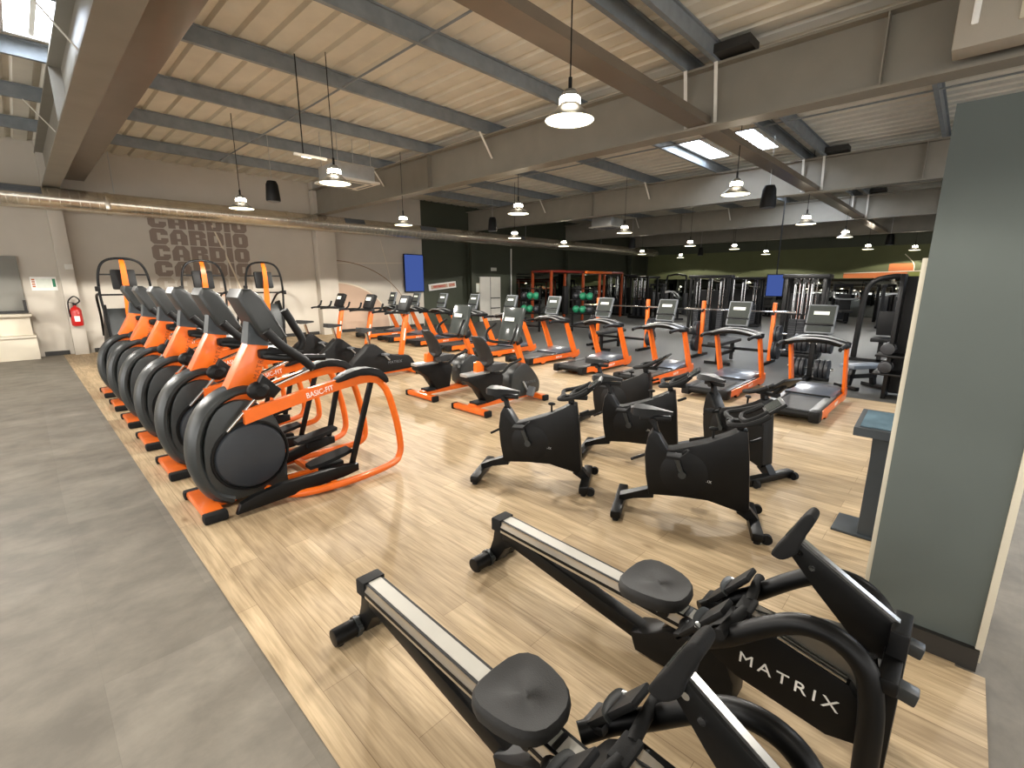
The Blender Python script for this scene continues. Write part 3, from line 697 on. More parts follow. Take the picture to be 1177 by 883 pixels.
GS = 'black spin bikes in the middle of the wood floor'
SPB = [((2.60, 2.85), (.44, -.77), 'leftmost black spin bike, standing alone left of the others'), ((2.90, 1.66), (.34, -.77), 'nearest black spin bike, its big black side behind the far rower'),
       ((3.68, 2.52), (.30, -.75), 'black spin bike directly behind the nearest one'), ((4.50, 3.16), (.12, -.75), 'rearmost black spin bike, closest to the treadmills'),
       ((4.52, 1.80), (-.35, -.80), 'rightmost black spin bike, handlebars before the nearest treadmill')]
for i, ((x, y), (dx, dy), lb) in enumerate(SPB):
    rz = math.atan2(dy, dx)
    if i == 0: sp0.location = (x, y, .004); sp0.rotation_euler = (0, 0, rz); sp0['label'] = lb; sp0['group'] = GS
    else: dup(sp0, (x, y, .004), rz, lb, GS)

# ------------------------------------------------------------------ rowing machine: rear foot at x=0, rower faces +x
def make_rower():
    t = thing('rowing_machine', '', 'rowing machine')
    f = MB(); f.cyl((.0, -.17, .045), (.0, .17, .045), .041, n=18, bev=.008); fb = f.build('rear_foot', 'satin', t)
    for s in (-1, 1):
        w = MB(); w.cyl((.0, s*.045, .045), (.0, s*.065, .045), .048, n=18); w.cyl((.045, s*.055-.01, .06), (.045, s*.055+.01, .06), .014, n=10); w.build('foot_clamp', 'shroud', fb)
        MB().cyl((.0, s*.14, .0), (.0, s*.14, .02), .02, n=10).build('foot_pad', 'rubber', fb)
    p = MB(); p.prism([(.05, .315), (.13, .30), (.21, .20), (.12, .14), (.05, .03), (-.03, .03), (.02, .16)], -.034, .034, 'y', bev=.008); p.build('rear_post', 'satin', t)
    r = MB(); r.prism([(-.052, .0), (-.052, .03), (-.044, .05), (-.044, .066), (.044, .066), (.044, .05), (.052, .03), (.052, .0), (.03, -.006), (-.03, -.006)], .09, 1.34, 'x', bev=.0)
    TR = Matrix.Translation((0, 0, -.012)) @ Matrix.Rotation(R(1.5), 4, 'Y'); r.xf(Matrix.Translation((0, 0, .262))).xf(TR); rl = r.build('rail', 'steel', t)
    MB().box((.715, 0, .3295), (1.24, .062, .004)).xf(TR).build('rail_strip', 'railstrip', rl)
    for s in (-1, 1):
        MB().box((.715, s*.037, .3288), (1.24, .010, .004)).xf(TR).build('rail_stripe', 'black', rl)
        MB().box((.715, s*.0505, .285), (1.24, .006, .016)).xf(TR).build('rail_groove', 'black', rl)
    c = MB(); c.prism([(.03, .24), (.03, .312), (.045, .322), (.105, .322), (.105, .24)], -.056, .056, 'y', bev=.012); c.build('end_cap', 'rubber', rl)
    b = MB(); b.bar((.10, 0, .225), (1.05, 0, .065), .072, .075, .012); b.build('lower_beam', 'satin', t)
    b = MB(); b.prism([(.98, .02), (.95, .10), (1.02, .13), (1.12, .20), (1.34, .24), (1.40, .12), (1.40, .02)], -.07, .07, 'y', bev=.012); b.build('beam_foot', 'satin', t)
    MB().bar((1.10, 0, .15), (1.20, 0, .28), .07, .06, .008).build('rail_support', 'satin', t)
    # seat
    cg = MB(); cg.box((1.03, 0, .318), (.20, .13, .024), bev=.006)
    for sx in (-.07, .07):
        for sy in (-1, 1): cg.cyl((1.03+sx, sy*.062, .28), (1.03+sx, sy*.08, .28), .022, n=12)
    cg.build('seat_carriage', 'black', t)
    s = MB(); sec = []
    N = 20
    for k, (sc, z) in enumerate(((.80, .352), (.97, .358), (1.0, .378), (.985, .396), (.93, .405), (.80, .402), (.66, .3975), (.5, .396), (.3, .396), (.1, .396))):
        ring = []
        for j in range(N):
            a = 2*PI*j/N; ca, sa = math.cos(a), math.sin(a); e = 2/2.8
            u = math.copysign(abs(ca)**e, ca); v = math.copysign(abs(sa)**e, sa)
            wdt = .142-.022*u
            ring.append((1.03+.148*u*sc, wdt*v*sc, z-.045+(.010*abs(v)**2 if z > .37 else 0)))
        sec.append(ring)
    s.loft(sec); s.build('seat', 'seat', t)
    # front housing with flywheel
    h = MB(); h.prism([(1.24, .24), (1.30, .34), (1.40, .415), (1.50, .41), (1.74, .36), (1.80, .28), (1.80, .16), (1.70, .13), (1.40, .17)], -.075, .075, 'y', bev=.015)
    hs = h.build('front_housing', 'satin', t)
    for sd in (-1, 1):
        letters('MATRIX', .062, frame((1.565, sd*.0765, .262), (1 if sd < 0 else -1, 0, -.02 if sd < 0 else .02), (0, 0, 1)), 'lettering', 'white', hs, spacing=1.35, sx=1.15)
        for i in range(4): MB().bar((1.52, sd*(.028+.012*i), .418-.004*i), (1.73, sd*(.028+.012*i), .372-.004*i), .006, .012).build('louvre', 'steel', hs)
        fw = MB(); fw.lathe([(0, sd*.082), (.07, sd*.082), (.115, sd*.078), (.125, sd*.06)], (1.66, 0, .285), 'y', 36)
    fw.build('flywheel_cover', 'black', hs)
    MB().lathe([(.0, -.04), (.16, -.04), (.165, -.03), (.165, .03), (.16, .04), (0, .04)], (1.68, 0, .335), 'y', 40).build('flywheel', 'flywheel', t)
    MB().box((1.44, 0, .425), (.09, .075, .01), rot=(0, .12, 0)).build('level_plate', 'steel', hs)
    for sd in (-1, 1):
        a = MB(); a.tube([(1.20, sd*.07, .275), (1.27, sd*.145, .305), (1.38, sd*.17, .39), (1.50, sd*.175, .505), (1.60, sd*.178, .575), (1.70, sd*.18, .58), (1.775, sd*.18, .52), (1.805, sd*.18, .40), (1.815, sd*.18, .22), (1.82, sd*.18, .05)], .034, n=14, k=6, up=(0, 1, 0), rh=.030)
        a.build('frame_tube', 'satin', t)
        MB().cyl((1.82, sd*.18, .0), (1.82, sd*.18, .06), .042, n=16).build('front_pad', 'rubber', t)
        b = MB(); b.box((1.865, sd*.12, .465), (.07, .045, .045), rot=(0, .15, 0), bev=.008); b.build('transport_grip', 'shroud', t)
        # foot plates with heel cup and strap
        q = MB(); q.box((1.285, sd*.135, .385), (.024, .10, .26), rot=(0, R(38), 0), bev=.008); q.box((1.235, sd*.135, .305), (.08, .10, .03), rot=(0, R(-20), 0), bev=.008); fp = q.build('foot_plate', 'black', t)
        MB().tube([(1.30, sd*.085, .385), (1.275, sd*.09, .40), (1.268, sd*.135, .405), (1.275, sd*.18, .40), (1.30, sd*.185, .385)], .014, n=6, rh=.004).build('foot_strap', 'shroud', fp)
        MB().box((1.285, sd*.185, .395), (.02, .015, .02), bev=.004).build('strap_buckle', 'silver', fp)
    g = MB()
    g.box((1.395, 0, .43), (.06, .10, .03), bev=.01)
    for sd in (-1, 1): g.tube([(1.395, sd*.03, .43), (1.385, sd*.12, .432), (1.375, sd*.225, .43)], .02, n=10)
    g.build('pull_handle', 'rubber', t)
    MB().cyl((1.42, 0, .43), (1.74, 0, .47), .004, n=6).build('drive_strap', 'black', t)
    # front mast and monitor arm
    m = MB(); m.box((1.835, 0, .33), (.05, .14, .56), bev=.01); m.bar((1.83, -.19, .50), (1.83, .19, .50), .05, .05, .01); m.bar((1.83, -.19, .06), (1.83, .19, .06), .05, .05, .01); m.build('front_mast', 'satin', t)
    MB().prism([(1.86, .40), (1.86, .56), (1.83, .60), (1.53, .775), (1.50, .76), (1.52, .71), (1.60, .62), (1.72, .50), (1.80, .40)], -.024, .024, 'y', bev=.006).build('monitor_arm', 'satin', t)
    MB().bar((1.83, 0, .603), (1.545, 0, .77), .022, .012).build('arm_trim', 'steel', t)
    for z_, x_ in ((.735, 1.545), (.695, 1.585)):
        MB().cyl((x_, -.028, z_), (x_, .028, z_), .010, n=10).build('arm_bolt', 'chrome', t)
    c = MB(); c.prism([(1.462, .712), (1.470, .694), (1.50, .694), (1.538, .735), (1.548, .785), (1.572, .85), (1.574, .878), (1.556, .888), (1.535, .862), (1.50, .785)], -.042, .042, 'y', bev=.016, seg=3, smooth=3); cn = c.build('monitor', 'rubber', t)
    MB().box((1.512, 0, .812), (.006, .05, .07), rot=(0, R(27), 0)).build('screen', 'screen', cn)
    b = MB(); b.prism([(1.78, .47), (1.84, .47), (1.80, .30), (1.76, .30)], -.03, .03, 'y', bev=.006); b.build('mast_cover', 'silver', t)
    MB().cyl((1.80, -.10, .40), (1.78, -.10, .52), .016, n=12).build('storage_hook', 'chrome', t)
    return t
rw0 = make_rower(); rw0.location = (.93, 1.87, .004); rw0.rotation_euler = (0, 0, R(-90)); rw0['label'] = 'nearest rowing machine, partly cut off by the bottom edge of the photo'; rw0['group'] = 'rowing machines'
dup(rw0, (1.755, 1.83, .004), R(-90), 'rowing machine beside the grey partition, whole frame in view', 'rowing machines')

# ------------------------------------------------------------------ kiosk beside the partition
k = thing('information_kiosk', 'dark grey touch kiosk on a flat base beside the grey partition', 'kiosk', (3.6, .2, .004))
MB().box((.14, .05, .008), (.30, .38, .016), bev=.004).build('base_plate', 'kiosk', k)
MB().prism([(.02, .015), (.16, .015), (.20, .54), (.24, .74), (-.01, .70), (.05, .54)], -.06, .10, 'y', bev=.006).build('post', 'kiosk', k)
h = MB(); h.prism([(-.03, .69), (-.03, .745), (.30, .80), (.30, .74), (.04, .69)], -.12, .20, 'y', bev=.006); hd = h.build('head', 'kiosk', k)
MB().box((.135, .04, .775), (.28, .26, .006), rot=(0, R(-9.5), 0)).build('panel', 'kioskscr', hd)
# ------------------------------------------------------------------ free-weight area
ZF = .006
def plates(parent, c, r, n, ax=(0, 1, 0), th=.045, nm='weight_plate'):
    c = Vector(c); ax = Vector(ax)
    for i in range(n):
        p0 = c+ax*(i*th*1.05)
        b = MB(); b.cyl(p0, p0+ax*th, r, n=24, bev=.008); b.cyl(p0-ax*.002, p0+ax*(th+.002), r*.35, n=16); b.build(nm, 'plate', parent)
def press_bench(loc, label, rz=0.):
    t = thing('bench_press', label, 'bench press', loc, rz, 'bench presses with orange posts')
    for s in (-1, 1):
        MB().bar((0, s*.72, .02), (0, s*.72, 1.24), .07, .08, .01).build('upright', 'orange', t)
        MB().bar((-.45, s*.72, .03), (.35, s*.72, .03), .08, .06, .01).build('foot_beam', 'satin', t)
        h = MB(); h.box((-.06, s*.72, 1.02), (.10, .05, .05), bev=.008); h.build('bar_hook', 'satin', t)
        for z in (.30, .62):
            MB().cyl((.0, s*.76, z), (0, s*1.0, z), .022, n=12).build('storage_peg', 'chrome', t)
            for i in range(2):
                p = MB(); a = s*(.78+.055*i); p.cyl((0, a, z), (0, a+s*.05, z), .2-.03*(z > .5), n=26, bev=.01); p.build('weight_plate', 'plate', t)
    MB().bar((0, -.72, .25), (0, .72, .25), .06, .06, .01).build('cross_beam', 'satin', t)
    MB().box((-.55, 0, .44), (1.15, .28, .07), bev=.02).build('bench_pad', 'seat', t)
    l = MB(); l.bar((-.9, 0, .02), (-.9, 0, .42), .06, .06); l.bar((-.1, 0, .02), (-.1, 0, .42), .06, .06); l.bar((-.9, 0, .2), (0, 0, .2), .06, .06); l.bar((-.9, -.25, .03), (-.9, .25, .03), .06, .06); l.build('bench_frame', 'satin', t)
    b = thing('barbell', 'chrome barbell racked across the orange posts of the '+('right-hand bench press' if loc[1] < 4 else 'bench press behind the third treadmill'), 'barbell', loc, rz, 'racked barbells')
    MB().cyl((-.06, -.72, 1.06), (-.06, .72, 1.06), .014, n=10).build('bar', 'chrome', b)
    for s in (-1, 1): MB().cyl((-.06, s*.74, 1.06), (-.06, s*1.12, 1.06), .026, n=12).build('sleeve', 'chrome', b)
    return t
press_bench((10.6, 3.5, ZF), 'bench press with orange posts and plates, behind the second treadmill')
press_bench((10.7, 6.35, ZF), 'bench press with orange posts and plates, behind the third treadmill')

def cable_tower(loc, label, rz=0., w=1.1, hgt=1.85, grp='black multi-stack cable towers'):
    t = thing('cable_tower', label, 'cable machine', loc, rz, grp)
    for sx in (-.32, .32):
        for sy in (-w/2, w/2): MB().bar((sx, sy, 0), (sx, sy, hgt), .08, .08, .01).build('post', 'satin', t)
    c = MB(); c.box((0, 0, hgt-.03), (.80, w+.16, .09), bev=.015); c.build('top_frame', 'satin', t)
    c = MB(); c.box((0, 0, .05), (.80, w+.1, .10), bev=.015); c.build('base_frame', 'satin', t)
    n = 3
    for i in range(n):
        y = -w/2+.2+(w-.4)*i/(n-1)
        for q in (-.05, .05): MB().cyl((-.2, y+q, .1), (-.2, y+q, hgt-.05), .013, n=8).build('guide_rod', 'chrome', t)
        s = MB(); [s.box((-.2, y, .14+.052*k), (.20, .15, .046), bev=.006) for k in range(14)]; s.build('weight_stack', 'plate', t)
        MB().cyl((-.32, y, hgt-.14), (-.30, y, hgt-.14), .06, n=18).build('pulley', 'black', t)
        MB().cyl((-.34, y, hgt-.16), (-.34, y, .95), .006, n=6).build('cable', 'silver', t)
        MB().bar((-.36, y-.07, .95), (-.36, y+.07, .95), .03, .03).build('pull_handle', 'rubber', t)
    MB().box((.1, 0, .75), (.04, w-.1, 1.3), bev=.01).build('shroud_panel', 'black', t)
    return t
cable_tower((15.4, 5.95, ZF), 'black cable tower with chrome rods, left of the hanging blue screen', R(12))
cable_tower((19.2, 6.15, ZF), 'farther black cable tower, just left of the hanging blue screen', R(8), 1.2, 1.82)
cable_tower((12.2, 2.6, ZF), 'black cable tower with chrome rods, behind the nearest treadmill console', R(5), .72, 1.8)
cable_tower((21.5, 12.9, ZF), 'far black cable tower by the orange rig, near the far wall corner', R(-20), 1.5, 2.0)

# orange training rig near the far wall
t = thing('training_rig', 'orange and dark red monkey-bar rig in front of the mirrored far wall', 'training rig', (0, 0, ZF))
for x, y in ((15.0, 12.2), (15.0, 13.2), (17.2, 12.2), (17.2, 13.2), (20.4, 12.2), (20.4, 13.2)):
    MB().bar((x, y, 0), (x, y, 2.1), .09, .09, .01).build('post', 'rigorange', t)
for y in (12.2, 13.2): MB().bar((15.0, y, 2.08), (20.4, y, 2.08), .09, .09, .01).build('top_rail', 'darkred', t)
for x in (15.0, 17.2, 20.4): MB().bar((x, 12.2, 2.08), (x, 13.2, 2.08), .09, .09, .01).build('cross_rail', 'darkred', t)
for i in range(7): MB().cyl((15.3+i*.26, 12.2, 2.04), (15.3+i*.26, 13.2, 2.04), .02, n=8).build('rung', 'satin', t)
MB().bar((16.75, 11.75, 2.06), (18.7, 11.75, 2.06), .10, .10, .01).build('pull_up_beam', 'orange', t)
MB().bar((17.8, 11.75, 0), (17.8, 11.75, 2.06), .09, .09, .01).build('centre_post', 'rigorange', t)
for x in (15.7, 16.5):
    MB().cyl((x, 12.0, .35), (x, 12.0, 1.5), .14, n=18, bev=.03).build('punch_bag', 'black', t)

cable_tower((20.2, 10.9, ZF), 'black cable tower between the orange rig and the arched machine', R(-12), 1.0, 1.9)
# black storage shelves with green balls
def ball_rack(loc, label, n):
    t = thing('storage_rack', label, 'storage rack', loc, 0, 'black racks of green balls')
    for s in (-1, 1): MB().bar((0, s*.42, 0), (0, s*.42, 1.5), .05, .05).build('post', 'satin', t)
    for z in (.18, .62, 1.06, 1.44): 
        b = MB(); b.box((0, 0, z), (.30, .86, .03)); b.build('shelf', 'satin', t)
    for k in range(n):
        for j, z in enumerate((.635, 1.075)):
            o = MB().ell((0, 0, 0), (.125, .125, .125)).build('medicine_ball', 'green' if (k+j) % 3 else 'plate')
            o.location = (loc[0], loc[1]-.27+.27*k, z+.125+ZF)
            tag(o, ('green' if (k+j) % 3 else 'black')+' medicine ball on the '+('lower' if j == 0 else 'upper')+' shelf of the '+label.split(',')[0], 'ball', 'medicine balls on the storage racks')
ball_rack((12.1, 10.75, ZF), 'left black storage rack, in front of the mirrored wall', 3)
ball_rack((13.0, 9.2, ZF), 'right black storage rack, behind the fifth treadmill', 3)

# plate tree / dumbbell stand behind the nearest treadmill
t = thing('plate_tree', 'black weight plate stand seen under the nearest treadmill tray', 'plate stand', (9.3, 1.78, ZF))
MB().bar((0, 0, 0), (0, 0, .80), .08, .08, .01).build('post', 'satin', t)
MB().bar((-.35, 0, .03), (.35, 0, .03), .08, .06, .01).build('foot_beam', 'satin', t)
MB().bar((0, -.3, .03), (0, .3, .03), .08, .06, .01).build('foot_beam', 'satin', t)
for s in (-1, 1):
    for z, r in ((.20, .16), (.62, .15)):
        MB().cyl((0, s*.03, z), (0, s*.34, z), .022, n=12).build('peg', 'chrome', t)
        for i in range(3): MB().cyl((0, s*(.08+.07*i), z), (0, s*(.14+.07*i), z), r, n=24, bev=.012).build('weight_plate', 'plate', t)
# flat bench
t = thing('flat_bench', 'small grey-blue flat bench on the rubber floor right of the nearest treadmill', 'bench', (9.05, 1.02, ZF), R(-35))
MB().box((0, 0, .36), (.62, .27, .06), bev=.02).build('bench_pad', 'benchpad', t)
MB().bar((-.26, 0, .2), (.26, 0, .2), .07, .07, .01).build('spine', 'satin', t)
for s in (-1, 1):
    MB().bar((s*.24, 0, .05), (s*.18, 0, .34), .07, .07, .01).build('leg', 'satin', t); MB().bar((s*.26, -.20, .035), (s*.26, .20, .035), .07, .06, .01).build('foot_bar', 'satin', t)
# tall black dumbbell rack next to the partition
t = thing('dumbbell_rack', 'tall black dumbbell rack beyond the kiosk, right edge of the rubber floor', 'rack', (8.62, .47, ZF))
for s in (-1, 1): MB().box((0, s*.20, .88), (.42, .05, 1.76), bev=.01).build('side_panel', 'satin', t)
MB().box((.2, 0, .88), (.03, .38, 1.7)).build('back_panel', 'satin', t)
for z in (.36, .62): MB().box((-.06, .16, z), (.40, .40, .03), bev=.006).build('shelf', 'satin', t)
for z, nm in ((.375, 'lower'), (.635, 'upper')):
    o = thing('dumbbell', 'black dumbbell on the %s shelf of the tall black rack' % nm, 'dumbbell', (8.55, .70, ZF+z+.085), 0, 'dumbbells on the black rack')
    for s in (-1, 1): MB().cyl((s*.06, 0, 0), (s*.17, 0, 0), .085, n=12, bev=.012).build('head', 'plate', o)
    MB().cyl((-.08, 0, 0), (.08, 0, 0), .016, n=10).build('handle', 'chrome', o)
# seated press with curved arm
t = thing('seated_press', 'black strength machine with a curved overhead arm near the mirrored end wall', 'strength machine', (12.4, 1.5, ZF))
MB().tube([(0, .10, 0), (0, .08, .9), (0, .05, 1.45), (0, -.08, 1.68), (0, -.35, 1.76), (0, -.5, 1.76)], .055, n=10, sq=True).build('curved_arm', 'satin', t)
MB().box((-.1, -.35, .48), (.45, .34, .08), bev=.02).build('seat_pad', 'black', t)
MB().box((.16, -.35, .80), (.08, .28, .50), bev=.02).build('back_pad', 'black', t)
MB().bar((-.1, -.35, .02), (-.1, -.35, .45), .08, .08).build('seat_post', 'satin', t)
MB().bar((-.1, -.9, .03), (-.1, .2, .03), .08, .06).build('base_beam', 'satin', t)
MB().bar((-.1, -.9, .03), (.05, -.75, 1.3), .07, .07).build('front_post', 'satin', t)
# machines lining the end wall
for i, (x, y, lb) in enumerate(((22.6, 7.6, 'dark strength machine between the two black cable towers and the mirror'), (23.6, 3.6, 'dark strength machine in front of the mirror, right of the hanging blue screen'), (25.4, 7.0, 'dark strength machine by the end mirror, behind the cable towers'), (26.0, .6, 'dark strength machine by the end mirror, half behind the curved overhead arm'), (21.6, 1.7, 'dark strength machine on the rubber floor behind the curved overhead arm'), (20.2, 9.4, 'dark strength machine left of the cable towers, before the arched machine'), (25.2, 2.2, 'dark strength machine by the end mirror, rightmost of the far row'), (25.6, 4.9, 'dark strength machine by the end mirror, under the orange wall print'), (25.4, 9.2, 'dark strength machine by the end mirror, right of the arched machine'), (25.2, 13.0, 'dark strength machine at the far left end of the mirror'))):
    t = thing('strength_machine', lb, 'strength machine', (x, y, ZF), R(25*i), 'dark strength machines along the end mirror')
    for s in (-1, 1): MB().bar((.5, s*.3, 0), (.5, s*.3, 1.55), .09, .09, .01).build('post', 'satin', t)
    MB().box((.5, 0, 1.52), (.14, .7, .12), bev=.02).build('top_frame', 'satin', t)
    MB().box((.5, 0, .6), (.12, .4, 1.0), bev=.02).build('weight_stack', 'plate', t)
    MB().box((-.2, 0, .48), (.5, .42, .09), bev=.02).build('seat_pad', 'seat', t); MB().box((.10, 0, .85), (.09, .40, .65), bev=.02).build('back_pad', 'seat', t)
    MB().bar((-.45, 0, .04), (.6, 0, .04), .1, .07).build('base_beam', 'satin', t); MB().bar((-.2, 0, .04), (-.2, 0, .46), .08, .08).build('seat_post', 'satin', t)
    MB().tube([(.45, -.35, 1.2), (.1, -.42, 1.25), (-.15, -.38, 1.0), (-.15, .38, 1.0), (.1, .42, 1.25), (.45, .35, 1.2)], .03, n=8).build('press_arm', 'silver', t)
t = thing('chest_machine', 'black machine with an arched top frame in front of the end mirror', 'strength machine', (24.2, 11.2, ZF), R(-25))
MB().tube([(0, -.75, 0), (0, -.75, 1.8), (0, -.45, 2.0), (0, 0, 2.05), (0, .45, 2.0), (0, .75, 1.8), (0, .75, 0)], .05, n=8, sq=True).build('arch_frame', 'satin', t)
for s in (-1, 1):
    MB().box((.0, s*.75, .55), (.2, .16, 1.1), bev=.02).build('weight_stack', 'plate', t); MB().cyl((-.05, s*.75, 1.1), (-.05, s*.75, 1.7), .02, n=8).build('guide_rod', 'chrome', t)
MB().box((-.2, 0, .46), (.45, .40, .09), bev=.02).build('seat_pad', 'seat', t); MB().box((.05, 0, .85), (.09, .38, .7), bev=.02).build('back_pad', 'seat', t); MB().bar((-.2, 0, 0), (-.2, 0, .44), .08, .08).build('seat_post', 'satin', t); MB().bar((0, -.75, .04), (0, .75, .04), .08, .08).build('base_beam', 'satin', t)

# ------------------------------------------------------------------ screens and things on the walls
def tv(name, label, c, w, h, rz, tilt=0.):
    t = thing(name, label, 'screen', c, rz)
    MB().box((0, 0, 0), (w+.06, .06, h+.06), rot=(tilt, 0, 0), bev=.01).build('bezel', 'black', t)
    MB().box((0, -.033, 0), (w, .006, h), rot=(tilt, 0, 0)).build('display', 'tv', t)
    return t
q = tv('wall_screen', 'tall blue lit screen on the dark wall beside the beige wall', (10.28, 14.90, 1.98), .80, 1.30, 0)
MB().box((0, .06, 0), (.3, .06, .4)).build('wall_bracket', 'black', q)
q = tv('hanging_screen', 'blue lit screen hanging between the cable towers near the end mirror', (18.0, 4.80, 1.545), .50, .70, R(-90))
MB().cyl((0, .04, .34), (0, .04, 3.0), .02, n=8).build('drop_pole', 'black', q)
t = thing('wall_sign', 'tilted white sign with faded red lettering on the dark olive wall', 'sign', (11.65, 14.975, 1.51))
MB().box((0, 0, 0), (1.34, .025, .24), rot=(0, R(-5.5), 0)).build('board', 'white', t)
for x, w in ((-.16, .82), (.46, .34)): MB().box((0, -.014, 0), (w, .004, .15)).xf(Matrix.Rotation(R(-5.5), 4, 'Y') @ Matrix.Translation((x, 0, 0))).build('print_field', 'r_muralpink', t)
letters('PERFORMANCE', .105, Matrix.Rotation(R(-5.5), 4, 'Y') @ frame((-.16, -.017, 0), (1, 0, 0), (0, 0, 1)), 'lettering', 'red', t, bold=.003, sx=.82)
letters('ZONE', .105, Matrix.Rotation(R(-5.5), 4, 'Y') @ frame((.46, -.017, 0), (1, 0, 0), (0, 0, 1)), 'lettering', 'red', t, bold=.003, sx=.9)
t = thing('framed_notice', 'pale framed notice beside the white double door', 'notice', (13.38, 14.975, 1.42))
MB().box((0, 0, 0), (.44, .03, .38), bev=.004).build('frame', 'r_cream', t); MB().box((0, -.017, 0), (.38, .004, .32)).build('sheet', 'pale', t)
t = thing('evacuation_plan', 'evacuation plan board on the beige wall between hatch and pillar', 'notice', (.45, 14.99, 1.62))
MB().box((0, 0, 0), (.42, .025, .30), bev=.003).build('board', 'white', t)
MB().box((.0, -.014, .01), (.24, .004, .2)).build('plan', 'pale', t)
for z in (.09, .04, -.01, -.06): MB().box((-.165, -.014, z), (.05, .004, .03)).build('key_mark', 'r_muralorange', t)
MB().box((.165, -.014, .02), (.05, .004, .18)).build('key_strip', 'green', t)
t = thing('fire_extinguisher', 'red fire extinguisher hung on the beige pillar', 'fire extinguisher', (.86, 14.62, .68))
b = MB(); b.lathe([(0, 0), (.09, 0), (.105, .02), (.105, .34), (.075, .40), (.03, .43), (.03, .46), (0, .46)]); b.build('body', 'red', t)
MB().box((0, -.103, .16), (.09, .012, .12)).build('label_plate', 'white', t)
v = MB(); v.box((0, 0, .48), (.06, .05, .06), bev=.008); v.bar((0, 0, .51), (-.10, -.02, .53), .02, .015); v.build('valve', 'black', t)
MB().tube([(.02, 0, .48), (.10, -.02, .56), (.02, -.04, .66), (-.08, -.04, .58), (-.11, -.04, .44), (-.105, -.05, .2)], .014, n=8).build('hose', 'black', t)
MB().box((0, .107, .3), (.05, .03, .3)).build('wall_bracket', 'black', t)
o = MB().box((.90, 14.72, 1.99), (.14, .07, .12), bev=.015).build('wall_alarm', 'r_white'); tag(o, 'small white alarm box high on the beige pillar above the extinguisher', 'alarm')
t = thing('exit_light', 'small lit emergency light above the white double door', 'emergency light', (14.45, 14.963, 2.2))
MB().box((0, 0, 0), (.28, .08, .14), bev=.01).build('housing', 'r_white', t); MB().box((0, -.043, -.01), (.22, .006, .09)).build('diffuser', 'pale', t)
# double door
dr = MB(); dr.box((14.22, 14.97, .94), (1.22, .06, 1.88))
d1 = struct(dr.build('door_1', 'r_white'))
g = MB(); g.box((14.22, 14.935, .94), (.02, .01, 1.86)); 
struct(g.build('door_joint', 'skirting' if 0 else 'r_skirting', d1))
for z in (.55, .98): struct(MB().box((14.5, 14.93, z), (.56, .03, .04)).build('door_rail', 'r_skirting', d1))
struct(MB().cyl((15.5, 14.93, .1), (15.5, 14.93, 3.1), .03, n=10).build('trim_pipe', 'r_white'))

# repeated wall lettering and mural lines
w = thing('wall_lettering', 'repeated CARDIO lettering fading down the beige wall', 'wall lettering', (0, 0, 0))
def block(ch, b, x, z, h, wd):
    s = .40*wd; t_ = .27*h; k = .07
    def pol(q): block.n += 1; b.prism([(x+u, z+v) for u, v in q], Y1-.006-.0003*(block.n % 9), Y1-.002, 'y')
    def rect(u0, v0, u1, v1): pol([(u0, v0), (u1, v0), (u1, v1), (u0, v1)])
    L_ = [(0, k), (k, 0), (s, 0), (s, h), (k, h), (0, h-k)]; R_ = [(wd-u, v) for u, v in L_]
    if ch == 'I': rect(0, 0, s, h); return s
    if ch == 'C': pol(L_); rect(s, 0, wd-k, t_); rect(s, h-t_, wd-k, h); pol([(wd-s, h-.40*h), (wd, h-.40*h), (wd, h-k), (wd-k, h), (wd-s, h)]); pol([(wd-s, 0), (wd-k, 0), (wd, k), (wd, .40*h), (wd-s, .40*h)])
    if ch == 'A': pol([(0, 0), (s, 0), (s, h), (k*1.5, h), (0, h-k*2)]); pol([(wd-s, 0), (wd, 0), (wd, h-k*2), (wd-k*1.5, h), (wd-s, h)]); rect(s, h-t_, wd-s, h); rect(s, .22*h, wd-s, .40*h)
    if ch == 'R': rect(0, 0, s, h); pol([(wd-s, .46*h), (wd, .54*h), (wd, h-k), (wd-k, h), (wd-s, h)]); rect(s, h-t_, wd-s, h); rect(s, .40*h, wd-s, .56*h); pol([(wd-s, 0), (wd, 0), (wd, .40*h), (wd-.03, .47*h), (wd-s, .5*h)])
    if ch == 'D': rect(0, 0, s, h); pol(R_); rect(s, 0, wd-s, t_); rect(s, h-t_, wd-s, h)
    if ch == 'O': pol(L_); pol(R_); rect(s, 0, wd-s, t_); rect(s, h-t_, wd-s, h)
    return wd
block.n = 0
for z, m in ((3.00, 'r_letter'), (2.60, 'r_letter'), (2.20, 'r_letter'), (1.80, 'r_letter'), (1.40, 'r_letter2'), (1.0, 'r_letter3')):
    b = MB(); x = 2.52
    for ch in 'CARDIO': x += block(ch, b, x, z, .38, .38)+.04
    b.build('word', m, w)
mu = thing('wall_mural', 'pale circle and line mural on the beige wall behind the upright bikes', 'mural', (0, Y1-.006, 0))
b = MB(); b.prism([(7.26+1.95*math.sin(a), .10+1.52*math.cos(a)) for a in [i*PI/2/24 for i in range(25)]]+[(7.26, .10)], 0, .004, 'y'); b.build('pink_quadrant', 'r_muralpink', mu)
def line(pts, m, w_=.03, nm='line'):
    MB().tube([(x, 0, z) for x, z in pts], .003, n=4, k=6, rh=w_/2, up=(0, 0, 1)).build(nm, m, mu)
MB().tube([(7.26+1.97*math.sin(i*PI/2/24), -.001, .10+1.54*math.cos(i*PI/2/24)) for i in range(25)], .003, n=4, k=0, rh=.03, up=(0, 0, 1)).build('arc', 'r_muralline', mu)
MB().tube([(7.2+2.95*math.sin(i*PI/2/24), -.001, .05+2.30*math.cos(i*PI/2/24)) for i in range(25)], .003, n=4, k=0, rh=.018, up=(0, 0, 1)).build('arc', 'r_muralbrown', mu)
line([(7.25, 2.26), (8.8, 2.30), (10.3, 2.36)], 'r_muralline')
